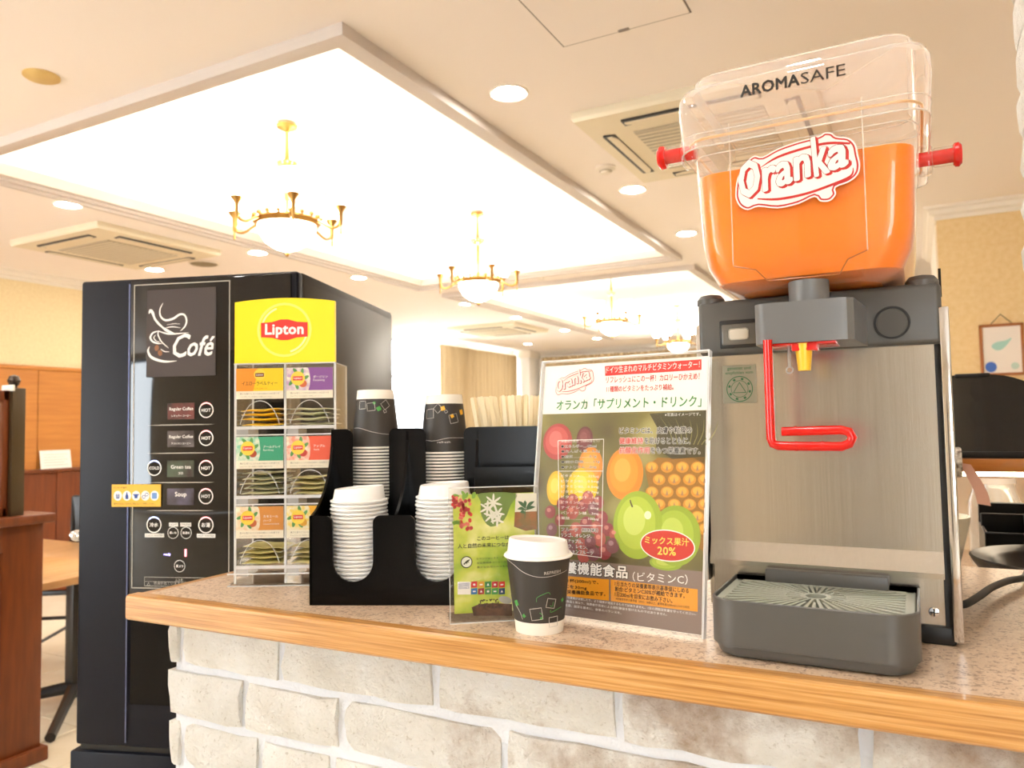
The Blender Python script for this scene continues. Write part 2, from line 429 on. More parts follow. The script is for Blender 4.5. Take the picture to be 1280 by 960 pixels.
# ================================================================ the room
CZ = 2.7
XS = [-6.95, -4.32, -1.79, 3.6]; YS = [-3.2, 2.08, 6.22, 6.80, 11.75, 13.5]
mb = MB()
for i in range(3):
    for j in range(5):
        if i == 1 and j in (1, 3): continue
        mb.add([(XS[i],YS[j],CZ),(XS[i+1],YS[j],CZ),(XS[i+1],YS[j+1],CZ),(XS[i],YS[j+1],CZ)], [(3,2,1,0)])
ceiling = struct(mb.build('ceiling', M['ceil'], smooth=False))
def cove(y0, y1, which):
    x0, x1 = XS[1], XS[2]; e = 0.16; h = 0.30
    X0, X1, Y0, Y1 = x0-e, x1+e, y0-e, y1+e
    mb = MB(); zt = CZ+h
    mb.add([(X0,Y0,zt),(X1,Y0,zt),(X1,Y1,zt),(X0,Y1,zt)], [(0,1,2,3)])
    for a, c in (((X0,Y0),(X1,Y0)), ((X1,Y0),(X1,Y1)), ((X1,Y1),(X0,Y1)), ((X0,Y1),(X0,Y0))):
        mb.add([(a[0],a[1],CZ+0.005),(c[0],c[1],CZ+0.005),(c[0],c[1],zt),(a[0],a[1],zt)], [(0,1,2,3)])
    mb.build('cove_recess', M['cove'], ceiling, smooth=False)
    # stepped moulding round the opening
    prof = [(0.0, 0.0), (0.0, 0.055), (-0.018, 0.055), (-0.018, 0.012), (-0.03, 0.012), (-0.03, -0.014), (0.012, -0.014), (0.012, -0.03), (0.050, -0.03), (0.050, -0.045), (0.085, -0.045), (0.085, 0.0)]
    mt = MB(); loops = []
    for d, z in prof:
        loops.append([(x0-d, y0-d, CZ+z), (x1+d, y0-d, CZ+z), (x1+d, y1+d, CZ+z), (x0-d, y1+d, CZ+z)])
    mt.loft(loops+[loops[0]], False, False)
    mt.build('cove_moulding', mat('shaded_moulding', '#d3c8bf', 0.6), ceiling, smooth=False)  # trim colour greyed: the unlit moulding's shade is put into it
    s = MB(); q = 0.115; t = 0.02; z = CZ+0.02
    for a0, a1, b0, b1 in ((x0-q, x1+q, y0-q, y0-q+t), (x0-q, x1+q, y1+q-t, y1+q), (x0-q, x0-q+t, y0, y1), (x1+q-t, x1+q, y0, y1)):
        s.box(a0, a1, b0, b1, z, z+0.018)
    tag(s.build('cove_strip_light', M['cove_led'], smooth=False), 'hidden warm strip light running round the %s ceiling recess' % which, 'light', 'cove strip lights')
cove(YS[1], YS[2], 'nearer'); cove(YS[3], YS[4], 'farther')

# floor with separate tiles where the photo shows them
floor = struct(MB().box(-6.95, 3.6, -3.2, 13.5, -0.05, -0.004).build('floor', mat('floor_grout', '#e4d9c6', 0.5, noise=('#d9ccb6', 3.0)), smooth=False))
tm = MB().rbox(-0.148, 0.148, -0.148, 0.148, -0.006, 0.0, 0.002, 1)
t0 = tm.build('tile', M['tile'], floor, loc=(-4.65, 1.35, 0)); first = True
for i in range(8):
    for j in range(11):
        if i == 0 and j == 0: continue
        o = t0.copy(); COL.objects.link(o); o.parent = floor; o.location = (-4.65+0.302*i, 1.35+0.302*j, 0)

# left wall: cream paper above, oak panels, cherry dado with a ledge
XW = -6.85
wl = struct(MB().box(XW-0.1, XW, -3.2, 9.0, 0, CZ+0.0).build('wall_left', M['wallpaper'], smooth=False))
for k in range(12):
    y0 = -1.88+0.97*k
    if y0+0.97 > 9.0: break
    MB().rbox(XW, XW+0.018, y0+0.003, y0+0.967, 0.97, 1.845, 0.002, 1).build('panel', M['oak_panel'], wl)
for k in range(18):
    y0 = -1.84+0.593*k
    if y0+0.59 > 9.0: break
    MB().rbox(XW, XW+0.06, y0+0.003, y0+0.59, 0.0, 0.945, 0.003, 1).build('panel', M['dark_panel'], wl)
MB().rbox(XW, XW+0.10, -1.9, 9.0, 0.945, 0.972, 0.006).build('ledge', M['cherry'], wl)
MB().rbox(XW, XW+0.028, -1.9, 9.0, 1.845, 1.88, 0.006).build('dado_rail', M['oak_panel'], wl)
def crown(name, pts, prof, closed=False):
    loops = []
    for d, z in prof: loops.append([(p[0]+n[0]*d, p[1]+n[1]*d, CZ+z) for p, n in pts])
    mb = MB(); n = len(pts)
    mb.loft(loops+[loops[0]], False, False, closed=False)
    return struct(mb.build(name, M['trim'], smooth=False))
CP = [(0, 0), (0.075, 0), (0.075, -0.014), (0.05, -0.025), (0.045, -0.05), (0.012, -0.062), (0.012, -0.085), (0, -0.085)]
crown('trim_1', [((XW, -3.2), (1, 0)), ((XW, 13.3), (1, -1)), ((3.6, 13.3), (0, -1))], CP)

# windows of the far part of the left wall and of the back wall, with curtains
wl2 = struct(MB().box(XW-0.1, XW, 9.0, 13.4, 0, 0.45).box(XW-0.1, XW, 9.0, 13.4, 2.62, CZ).box(XW-0.1, XW, 12.75, 13.4, 0.45, 2.62).box(XW-0.1, XW, 10.9, 11.1, 0.45, 2.62).build('wall_far_left', M['trim'], smooth=False))
winm = mat('window_frame', '#9aa2b0', 0.5)
def window(n, y0, y1):
    w = MB()
    for a, c in ((y0, y0+0.04), (y1-0.04, y1), ((y0+y1)/2-0.02, (y0+y1)/2+0.02)): w.box(XW-0.07, XW-0.03, a, c, 0.45, 2.62)
    for a, c in ((0.45, 0.5), (2.02, 2.07), (2.57, 2.62)): w.box(XW-0.07, XW-0.03, y0, y1, a, c)
    o = struct(w.build('window_%d' % n, winm, smooth=False))
    for ya, yb in ((y0+0.04, (y0+y1)/2-0.02), ((y0+y1)/2+0.02, y1-0.04)):
        for za, zb in ((0.5, 2.02), (2.07, 2.57)):
            MB().box(XW-0.054, XW-0.048, ya, yb, za, zb).build('pane', M['glass'], o, smooth=False)
window(1, 9.0, 10.9); window(2, 11.1, 12.75)
wb = struct(MB().box(-6.95, 3.6, 13.3, 13.45, 0, CZ).build('wall_back', M['trim'], smooth=False))
def fabric(name, colr, tr):
    m = bpy.data.materials.new(name); m.use_nodes = True; nt = m.node_tree; nt.nodes.clear()
    out = nt.nodes.new('ShaderNodeOutputMaterial'); d = nt.nodes.new('ShaderNodeBsdfDiffuse'); t = nt.nodes.new('ShaderNodeBsdfTranslucent'); x = nt.nodes.new('ShaderNodeBsdfTransparent')
    d.inputs[0].default_value = lin(colr); t.inputs[0].default_value = lin(colr)
    a = nt.nodes.new('ShaderNodeMixShader'); a.inputs[0].default_value = 0.5 if tr > 0.1 else 0.03; c = nt.nodes.new('ShaderNodeMixShader'); c.inputs[0].default_value = tr
    nt.links.new(d.outputs[0], a.inputs[1]); nt.links.new(t.outputs[0], a.inputs[2]); nt.links.new(a.outputs[0], c.inputs[1]); nt.links.new(x.outputs[0], c.inputs[2]); nt.links.new(c.outputs[0], out.inputs[0])
    return m
F_SHEER = fabric('sheer_voile', '#f6f4f2', 0.55); F_TAUPE = fabric('taupe_curtain', '#c4ad88', 0.0)
def curtain(name, label, p0, p1, z0, z1, m, amp=0.035, pitch=0.13):
    L = math.hypot(p1[0]-p0[0], p1[1]-p0[1]); n = max(8, int(L/pitch*6)); ux, uy = (p1[0]-p0[0])/L, (p1[1]-p0[1])/L
    lo = []
    for z, k in ((z1, 0.7), (z1-0.06, 1.0), ((z0+z1)/2, 1.0), (z0, 1.05)):
        row = []
        for i in range(n+1):
            s = L*i/n; a = amp*k*(math.sin(2*PI*s/pitch)+0.3*math.sin(2*PI*s/pitch*0.37+1))
            row.append((p0[0]+ux*s-uy*a, p0[1]+uy*s+ux*a, z))
        lo.append(row)
    mb = MB(); mb.loft(lo, False, False, closed=False)
    t = thing(name, label, 'curtain', (p0[0], p0[1], z0))
    mb.v = [(x-p0[0], y-p0[1], z-z0) for x, y, z in mb.v]
    mb.build('cloth', m, t, ang=80)
    r = MB().tube([(0, 0, z1-z0+0.01), (p1[0]-p0[0], p1[1]-p0[1], z1-z0+0.01)], 0.012, 6).build('curtain_rail', M['white'], t)
    return t
XC = XW+0.13
curtain('sheer_curtain', 'white sheer curtain over the bright window beside the coffee machine', (XC-0.03, 9.0), (XC-0.03, 10.2), 0.01, 2.60, F_SHEER)
curtain('drawn_curtain', 'wide taupe curtain drawn along the left wall behind the paper cups', (XC, 10.2), (XC, 12.8), 0.01, 2.60, F_TAUPE)
curtain('drawn_curtain', 'taupe curtain on the far wall behind the large drink poster', (-6.35, 13.16), (-0.9, 13.16), 0.01, 2.57, F_TAUPE)
tag(curtain('sheer_curtain', 'pale pink-white curtain hanging just right of the juice tank', (-0.9, 13.16), (0.9, 13.16), 0.01, 2.60, fabric('pink_voile', '#f2e4dc', 0.0)), None)
t = thing('corner_column', 'white square column in the far corner between two curtains', 'column', (XW+0.02, 12.86, 0))
MB().rbox(0.0, 0.36, 0.0, 0.42, 0, CZ, 0.01).build('shaft', mat('white_column', '#f6f2ec', 0.6), t)
MB().rbox(-0.0, 0.40, -0.03, 0.42, CZ-0.14, CZ, 0.01).build('capital', M['trim'], t)

# the side of the room behind the camera: wall with a left window, plus an added fill window and an added door
wf = MB().box(-4.0, 1.1, -3.3, -3.2, 0, CZ).box(1.1, 3.6, -3.3, -3.2, 0, 0.4).box(1.1, 3.6, -3.3, -3.2, 2.4, CZ).box(2.1, 3.6, -3.3, -3.2, 0.4, 2.4).box(-6.95, -4.0, -3.3, -3.2, 0, 0.3).box(-6.95, -4.0, -3.3, -3.2, 2.6, CZ).box(-6.95, -6.6, -3.3, -3.2, 0.3, 2.6)
struct(wf.build('wall_front', mat('pale_wallpaper', '#f4ead8', 0.85, bump=0.1, bscale=120), smooth=False))
struct(MB().box(3.6, 3.7, -3.3, 13.5, 0, CZ).build('wall_side', M['wallpaper_r'], smooth=False))
wd = MB()
for x in (-6.6, -5.325, -4.05): wd.box(x, x+0.05, -3.27, -3.22, 0.3, 2.6)
for z in (0.3, 2.55): wd.box(-6.6, -4.0, -3.27, -3.22, z, z+0.05)
w3 = struct(wd.build('window_3', winm, smooth=False))
for x in (-6.55, -5.275): MB().box(x, x+1.225, -3.248, -3.242, 0.35, 2.55).build('pane', M['glass'], w3, smooth=False)
wd = MB()
for x in (1.1, 1.575, 2.05): wd.box(x, x+0.05, -3.27, -3.22, 0.4, 2.4)
for z in (0.4, 2.35): wd.box(1.1, 2.1, -3.27, -3.22, z, z+0.05)
w4 = struct(wd.build('window_4', winm, smooth=False))  # unseen window added to let in frontal fill light
for x in (1.15, 1.625): MB().box(x, x+0.425, -3.248, -3.242, 0.45, 2.35).build('pane', M['glass'], w4, smooth=False)
dr = struct(MB().rbox(-0.62, 0.0, -3.2, -3.16, 0.0, 2.05, 0.004).build('added_door', mat('added_door_grey', '#6f675e', 0.45, noise=('#665e55', 4.0), scale=(10, 10, 1))))  # unseen door added so the steel panel reflects a dark band
for a in ((-0.68, -0.62, 0.0, 2.11), (0.0, 0.06, 0.0, 2.11), (-0.68, 0.06, 2.05, 2.11)): MB().rbox(a[0], a[1], -3.2, -3.15, a[2], a[3], 0.004).build('door_frame', M['trim'], dr)
for z in (0.12, 1.10): MB().rbox(-0.53, -0.12, -3.165, -3.15, z, z+0.82, 0.006).build('door_panel', mat('added_door_grey', '#6f675e'), dr)
MB().tube([(-0.05, -3.16, 1.0), (-0.05, -3.11, 1.0), (-0.14, -3.11, 1.0)], 0.009, 8).build('door_handle', M['chrome'], dr)
# right-hand wall behind the dispenser
wr = struct(MB().box(0.165, 3.6, 5.8, 5.95, 0, CZ).build('wall_right', M['wallpaper_r'], smooth=False))
crown('trim_2', [((0.165, 7.5), (-1, 0)), ((0.165, 5.8), (-1, -1)), ((3.6, 5.8), (0, -1))], CP)
struct(MB().box(0.155, 0.20, 5.93, 7.5, 0, CZ).build('wall_right_return', M['trim'], smooth=False))
t = thing('framed_certificate', 'wooden framed certificate with blue rosette hanging on the peach wall', 'picture', (0.497, 5.786, 1.555))
W2, H2 = 0.122, 0.335
fm = mat('frame_wood', '#a9662f', 0.4)
for a in ((-W2, -W2+0.018, 0, H2), (W2-0.018, W2, 0, H2), (-W2, W2, 0, 0.018), (-W2, W2, H2-0.018, H2)):
    MB().rbox(a[0], a[1], -0.012, 0.012, a[2], a[3], 0.003).build('frame_bar', fm, t)
MB().box(-W2+0.016, W2-0.016, -0.002, 0.006, 0.016, H2-0.016).build('paper', mat('certificate_paper', '#f3e9dd', 0.6), t)
flat(t, 'rosette', mat('blue_print', '#3f6fc9', 0.5), ell(-0.065, 0.058, 0.032, 0.034), -0.003)
flat(t, 'seal', mat('pale_green_print', '#c4d8c8', 0.5), ell(0.066, 0.06, 0.022, 0.022), -0.003)
flat(t, 'emblem', mat('teal_print', '#a9d3c6', 0.5), smoothp([(-0.055, 0.185), (-0.03, 0.165), (0.0, 0.17), (0.03, 0.20), (0.055, 0.24), (0.02, 0.225), (-0.02, 0.22), (-0.05, 0.205)], 3, True), -0.003)
MB().tube([(-0.055, 0.0, H2), (0.0, 0.004, H2+0.062), (0.06, 0.0, H2)], 0.0025, 5).build('cord', M['blackmetal'], t)

# ================================================================ ceiling fittings
def downlight(x, y, label, group='recessed downlights'):
    t = thing('downlight', label, 'light', (x, y, CZ), 0, group)
    MB().lathe([(0.062, -0.001), (0.078, -0.007), (0.082, -0.004), (0.083, 0.0)], 28).build('trim_ring', M['trim'], t)
    MB().lathe([(0.0005, -0.003), (0.064, -0.003)], 28, cap0=True).build('lens', M['downlight'], t)
for x, y, l in [(-1.473, 2.784, 'round downlight nearest the ceiling hatch, largest in the picture'),
    (-1.462, 4.341, 'round downlight between smoke detector and juice tank'),
    (-1.471, 5.58, 'round downlight touching the left edge of the juice tank'),
    (-4.585, 2.807, 'round downlight at the far left above the air conditioner corner'),
    (-5.829, 4.34, 'round downlight just above the top left of the coffee machine'),
    (-4.598, 4.351, 'round downlight under the nearest chandelier'),
    (-4.581, 5.582, 'round downlight above the right side of the coffee machine'),
    (-4.57, 7.473, 'round downlight under the second chandelier'),
    (-4.61, 8.804, 'round downlight just above the far air conditioner'),
    (-4.643, 10.445, 'round downlight right of the far air conditioner'),
    (-5.972, 11.84, 'round downlight near the far corner column'),
    (-4.648, 11.755, 'round downlight under the third chandelier, above the drink poster'),
    (-5.929, 8.85, 'round downlight left of the far air conditioner near the window')]:
    downlight(x, y, l)
for x, y in ((-1.47, 1.25), (-0.2, 0.3), (-1.47, -0.3), (-3.0, 0.3), (0.9, 1.25), (0.9, -0.6)):
    downlight(x, y, 'recessed ceiling downlight over the counter, above the picture', 'downlights over the counter')

def aircon(x, y, label, s=1.02):
    t = thing('ceiling_air_conditioner', label, 'air conditioner', (x, y, CZ), 0, 'ceiling cassette air conditioners')
    ivory = mat('ivory_plastic', '#e6d9bd', 0.5); h = s/2
    loops = [[(sx*q*h, sy*q*h, z) for sx, sy in ((1,1),(-1,1),(-1,-1),(1,-1))] for q, z in ((1.0, 0.0), (1.0, -0.03), (0.985, -0.045), (0.74, -0.055))]
    MB().loft(loops, True, True).build('panel', ivory, t, smooth=False)
    g = 0.29*s/1.02
    gr = MB().box(-g, g, -g, g, -0.062, -0.05).build('grille', mat('grille_grey', '#b9ad94', 0.6), t)
    for k in range(-6, 7): MB().box(-g, g, k*0.042-0.003, k*0.042+0.003, -0.065, -0.06).build('slat', ivory, gr, smooth=False)
    for a in range(4):
        c, sn = math.cos(a*PI/2), math.sin(a*PI/2)
        o = MB().box(-0.30, 0.30, -0.03, 0.03, -0.059, -0.05).build('outlet', M['blackmetal'], t, loc=(-sn*0.40*s, c*0.40*s, 0), rot=(0, 0, a*PI/2))
        MB().prism([(-0.29, -0.012), (-0.25, -0.028), (0.25, -0.028), (0.29, -0.012), (0.29, 0.012), (-0.29, 0.012)], -0.062, -0.058, 'z').build('louvre', ivory, o, smooth=False)
aircon(-5.28, 3.63, 'square ceiling air conditioner at left, above the coffee machine')
aircon(-0.82, 3.62, 'square ceiling air conditioner partly behind the juice tank')
aircon(-5.35, 9.65, 'small distant square ceiling air conditioner above the paper cups', 1.1)
t = thing('ceiling_hatch', 'square ceiling access hatch with dark seam at the top edge', 'hatch', (-0.87, 2.30, CZ))
MB().box(-0.235, 0.235, -0.235, 0.235, -0.0035, 0.002).build('hatch_panel', M['ceil'], t, smooth=False)
sm = mat('hatch_seam', '#8d8074', 0.7)
for a in ((-0.241, 0.241, -0.241, -0.236), (-0.241, 0.241, 0.236, 0.241), (-0.241, -0.236, -0.241, 0.241), (0.236, 0.241, -0.241, 0.241)):
    MB().box(a[0], a[1], a[2], a[3], -0.002, 0.002).build('seam', sm, t, smooth=False)
MB().box(-0.02, 0.02, 0.222, 0.236, -0.007, 0).build('latch', sm, t, smooth=False)
def disc(name, label, cat, x, y, prof, m, part):
    t = thing(name, label, cat, (x, y, CZ)); MB().lathe(prof, 28, cap1=True).build(part, m, t); return t
t = disc('ceiling_cover_plate', 'round beige blank cover plate on the ceiling at top left', 'cover plate', -2.994, 1.72, [(0.066, 0), (0.066, -0.006), (0.06, -0.010), (0.001, -0.012)], mat('cover_beige', '#dcbb76', 0.5), 'plate')
t = disc('ceiling_speaker', 'round grey speaker grille on the ceiling right of the left air conditioner', 'speaker', -5.263, 4.39, [(0.11, 0), (0.11, -0.008), (0.10, -0.012), (0.001, -0.012)], mat('speaker_mesh', '#8d8169', 0.6), 'mesh_grille')
MB().lathe([(0.11, 0), (0.125, -0.004), (0.125, -0.010), (0.11, -0.012)], 28).build('rim', M['trim'], t)
t = disc('smoke_detector', 'small white smoke detector beside the right air conditioner', 'smoke detector', -1.458, 3.878, [(0.055, 0), (0.055, -0.012), (0.03, -0.02), (0.026, -0.036), (0.001, -0.04)], M['trim'], 'housing')
MB().lathe([(0.03, -0.021), (0.036, -0.024), (0.03, -0.027)], 20).build('sensor_ring', mat('grille_grey', '#b9ad94'), t)
t = disc('smoke_detector', 'tiny white smoke detector between the two ceiling recesses', 'smoke detector', -3.1, 6.45, [(0.055, 0), (0.055, -0.012), (0.03, -0.02), (0.026, -0.036), (0.001, -0.04)], M['trim'], 'housing')

def chandelier():
    t = thing('chandelier', '', 'chandelier', (0, 0, 0), 0, 'brass chandeliers with glass shades')
    MB().lathe([(0.001, -0.155), (0.02, -0.152), (0.07, -0.135), (0.12, -0.10), (0.15, -0.05), (0.157, -0.01), (0.157, 0.0)], 32, cap0=True).build('bowl', M['chand'], t)
    rim = MB().lathe([(0.150, -0.012), (0.168, -0.012), (0.186, 0.012), (0.178, 0.022), (0.155, 0.012), (0.150, 0.0)], 32).build('rim', M['brass'], t)
    for k in range(18):
        a = 2*PI*k/18
        MB().lathe([(0.001, 0.02), (0.012, 0.026), (0.013, 0.038), (0.001, 0.047)], 8, (0.178*math.cos(a), 0.178*math.sin(a), 0)).build('scroll', M['brass'], rim)
    MB().lathe([(0.001, -0.185), (0.01, -0.178), (0.013, -0.168), (0.008, -0.155)], 12, cap0=True).build('finial', M['brass'], t)
    MB().lathe([(0.012, 0.0), (0.012, 0.30), (0.03, 0.31), (0.05, 0.33), (0.055, 0.345), (0.012, 0.36), (0.010, 0.52), (0.055, 0.54), (0.06, 0.555)], 16, cap1=True).build('stem', M['brass'], t)
    for k in range(6):
        a = 2*PI*k/6+0.35; c, s = math.cos(a), math.sin(a)
        pts = smoothp([(0.14, 0.03), (0.20, -0.005), (0.26, -0.035), (0.30, -0.02), (0.31, 0.03), (0.31, 0.06)], 4)
        arm = MB().tube([(r*c, r*s, z) for r, z in pts], 0.008, 7).build('arm', M['brass'], t)
        MB().lathe([(0.001, -0.075), (0.006, -0.068), (0.004, -0.03), (0.010, -0.02), (0.012, 0.05), (0.028, 0.072), (0.034, 0.085), (0.030, 0.085)], 14, (0.31*c, 0.31*s, 0), cap0=True).build('cup', M['brass'], arm)
        MB().lathe([(0.028, 0.082), (0.045, 0.10), (0.062, 0.14), (0.068, 0.17), (0.08, 0.20)], 18, (0.31*c, 0.31*s, 0), cap0=True).build('glass_shade', M['chand'], t)
    return t
ch0 = chandelier()
for i, (y, z, l) in enumerate([(3.09, 2.425, 'nearest and largest brass chandelier, above the coffee machine'),
    (5.17, 2.425, 'second nearest brass chandelier, above the tan curtain and paper cups'),
    (8.17, 2.44, 'third brass chandelier, above the drink poster'), (10.90, 2.44, 'farthest and smallest brass chandelier, just left of the juice tank')]):
    o = ch0 if i == 0 else copy_tree(ch0)
    o.location = (-3.04, y, z); o['label'] = l

# ================================================================ counter
CT = 1.05                      # worktop height
CROT = math.radians(1.5)
CO = Vector((-1.06, 0.745, 0))
t = thing('counter_top', 'long speckled beige worktop with oak edge on the stone counter', 'worktop', (CO.x, CO.y, 0), CROT)
MB().rbox(0.020, 1.75, 0.020, 0.69, CT-0.034, CT, 0.0015, 1).build('laminate_top', M['laminate'], t)
def nosing(l, name, m, rot=0, loc=(0, 0, 0)):
    prof = [(0.0, -0.034), (0.003, -0.037), (0.0215, -0.037), (0.0215, 0.0), (0.005, 0.0), (0.0015, -0.0015), (0.0, -0.005)]
    return MB().prism([(a, CT+c) for a, c in prof], 0, l, 'x').build(name, m, t, rot=(0, 0, rot), loc=loc, ang=22)
nosing(1.75, 'front_edging', M['edgewood'])
m2 = wood('oak_edging_end', '#9c6428', '#c9924f', '#dcb078', (160, 3, 160))
MB().prism([(0.0, CT-0.034), (0.003, CT-0.037), (0.0215, CT-0.037), (0.0215, CT), (0.008, CT), (0.002, CT-0.003), (0.0, CT-0.008)], 0.0215, 0.69, 'y').build('end_edging', m2, t, ang=50)

def stone_mesh(L, H, D, seed, nx=7, nz=3):
    """a rough-faced block: x 0..L, z 0..H, face at y=0, back at y=D"""
    r = random.Random(seed); vs = []; fs = []
    for j in range(nz+1):
        for i in range(nx+1):
            ex = i in (0, nx); ez = j in (0, nz)
            x = L*i/nx; z = H*j/nz
            if 0 < i < nx: x += r.uniform(-.2, .2)*L/nx
            if 0 < j < nz: z += r.uniform(-.2, .2)*H/nz
            if ex: x += (1 if i == 0 else -1)*r.uniform(0.0, 0.003)
            if ez: z += (1 if j == 0 else -1)*r.uniform(0.0, 0.0035)
            y = r.uniform(-0.004, 0.003)+(0.006 if (ex or ez) else 0)+(0.004 if (ex and ez) else 0)
            vs.append((x, y, z))
    for j in range(nz):
        for i in range(nx):
            a = j*(nx+1)+i; fs.append((a, a+1, a+nx+2, a+nx+1))
    o = len(vs)
    edge = [i for i in range(nx+1)]+[k*(nx+1)+nx for k in range(1, nz+1)]+[nz*(nx+1)+i for i in range(nx-1, -1, -1)]+[k*(nx+1) for k in range(nz-1, 0, -1)]
    for e in edge: vs.append((vs[e][0], D, vs[e][2]))
    n = len(edge)
    for k in range(n): fs.append((edge[k], o+k, o+(k+1) % n, edge[(k+1) % n]))
    fs.append(tuple(o+k for k in range(n)))
    mb = MB(); mb.v = vs; mb.f = fs; return mb
# the counter's stone wall: recessed mortar core, every block its own piece
wc = bpy.data.objects.new('wall_counter', None)
core = MB().box(0.046, 1.75, 0.0535, 0.62, 0.0, CT-0.038)
wcore = core.build('wall_counter', M['mortar'], smooth=False, loc=(CO.x, CO.y, 0), rot=(0, 0, CROT)); struct(wcore)
bpy.data.objects.remove(wc)
ROW = 0.0768; top = CT-0.0405
joints = {0: [0.035, 0.065, 0.265, 0.52, 0.76, 1.01, 1.24, 1.48, 1.75], 1: [0.035, 0.195, 0.37, 0.615, 0.87, 1.12, 1.36, 1.60, 1.75], 2: [0.035, 0.068, 0.225, 0.355, 0.59, 0.84, 1.06, 1.30, 1.52, 1.75]}
rnd = random.Random(3)
for rw in range(13):
    z1 = top-rw*ROW; z0 = max(z1-ROW+0.0095, 0.0)
    if rw in joints: js = joints[rw]
    else:
        js = [0.035, 0.066 if rw % 2 == 0 else 0.19]
        while js[-1] < 1.5: js.append(js[-1]+rnd.uniform(0.15, 0.27))
        js.append(1.75)
    for k in range(len(js)-1):
        L = js[k+1]-js[k]-0.009
        hi = rw < 5
        bk = stone_mesh(L, z1-z0, 0.03, rw*50+k, max(2, int(L/0.03)) if hi else 3, 3 if hi else 2).build('brick', M['stone'], wcore, ang=50)
        bk.location = (js[k], 0.042+rnd.uniform(-0.003, 0.003), z0)
    # end face of the wall
    ys = [0.045, 0.20 if rw % 2 == 0 else 0.10]
    while ys[-1] < 0.42: ys.append(ys[-1]+0.2)
    for k in range(len(ys)-1):
        bk = stone_mesh(0.191, z1-z0, 0.03, rw*70+k+9, 3, 2).build('brick', M['stone'], wcore, ang=50)
        bk.rotation_euler = (0, 0, -PI/2); bk.location = (0.036, ys[k]+0.2+0.03, z0)
# stone pillar at the right edge
PX, PY0, PY1 = 0.151, 0.98, 1.405
pil = struct(MB().box(PX+0.012, 0.62, PY0+0.012, PY1-0.012, CT, CZ).build('wall_pillar', M['mortar'], smooth=False))
nrow = int((CZ-CT)/0.0735)
for rw in range(nrow):
    z0 = 1.0565+rw*0.0735
    h = 0.0735-0.010
    cut = [PY0, PY0+0.23, PY1] if rw % 2 else [PY0, PY0+0.15, PY1]
    for k in range(2):
        bk = stone_mesh(cut[k+1]-cut[k]-0.008, h, 0.028, 900+rw*3+k, 5, 3).build('brick', M['stone'], pil, ang=50)
        bk.rotation_euler = (0, 0, -PI/2); bk.location = (PX+rnd.uniform(-.003, .002), cut[k+1]-0.004, z0)
    bk = stone_mesh(0.40, h, 0.028, 950+rw, 5, 2).build('brick', M['stone'], pil, ang=50); bk.location = (PX+0.03, PY0, z0)
    bk = stone_mesh(0.40, h, 0.028, 980+rw, 5, 2).build('brick', M['stone'], pil, ang=50); bk.rotation_euler = (0, 0, PI); bk.location = (PX+0.44, PY1, z0)

# ================================================================ far left: booth partition, screen, table, chair, card
t = thing('booth_partition', 'low panelled cherry wood booth partition at the left edge', 'partition', (-3.12, 1.83, 0))
ch = M['cherry']
MB().box(-0.12, -0.012, -2.4, -0.012, 0.0, 0.935).build('core', ch, t, smooth=False)
for y0, y1 in ((-0.155, 0.0), (-1.15, -1.0), (-2.15, -2.0)): MB().rbox(-0.13, 0.0, y0, y1, 0.0, 0.935, 0.003).build('stile', ch, t)
for z0, z1 in ((0.0, 0.20), (0.835, 0.935)): MB().rbox(-0.128, -0.001, -2.4, -0.003, z0, z1, 0.003).build('rail', ch, t)
for y0, y1 in ((-1.0, -0.155), (-2.0, -1.15)):
    MB().rbox(-0.10, -0.014, y0+0.012, y1-0.012, 0.21, 0.825, 0.006).build('recessed_panel', M['dark_panel'], t)
MB().rbox(-0.16, 0.035, -2.4, 0.032, 0.935, 0.972, 0.009).build('cap', ch, t)
MB().rbox(-0.15, 0.022, -2.4, 0.02, 0.0, 0.055, 0.006).build('base_moulding', ch, t)
t = thing('lattice_screen', 'dark framed lattice glass screen standing on the booth partition', 'screen', (-3.17, 1.753, 0.972))
MB().rbox(-0.03, 0.05, -0.05, 0.0, 0.0, 0.50, 0.003).build('post', mat('bronze_post', '#4d3d25', 0.4), t)
MB().lathe([(0.001, 0.555), (0.017, 0.549), (0.024, 0.531), (0.017, 0.513), (0.010, 0.507), (0.018, 0.50)], 20, (0.01, -0.025, 0), cap0=True).build('ball_finial', mat('bronze_ball', '#4b4038', 0.2, 0.7), t)
MB().rbox(-0.02, 0.055, -0.055, -0.045, 0.488, 0.512, 0.002).build('clip', M['white'], t)
for a in ((-0.074, -0.052, 0.0, 0.49), (-1.0, -0.95, 0.0, 0.49), (-1.0, -0.05, 0.0, 0.035), (-1.0, -0.05, 0.45, 0.49)):
    MB().rbox(-0.015, 0.03, a[0], a[1], a[2], a[3], 0.003).build('frame_bar', M['dark_panel'], t)
for y in (-0.14, -0.34, -0.54, -0.74): MB().box(0.0, 0.012, y-0.006, y+0.006, 0.03, 0.46).build('mullion', M['blackmetal'], t, smooth=False)
for z in (0.10, 0.36): MB().box(0.0, 0.012, -0.96, -0.09, z-0.006, z+0.006).build('mullion', M['blackmetal'], t, smooth=False)
MB().box(0.004, 0.008, -0.96, -0.09, 0.03, 0.46).build('pane', clear('frosted_pane', (0.9, 0.9, 0.92), haze=0.6, hazecol=(0.85, 0.86, 0.9)), t, smooth=False)

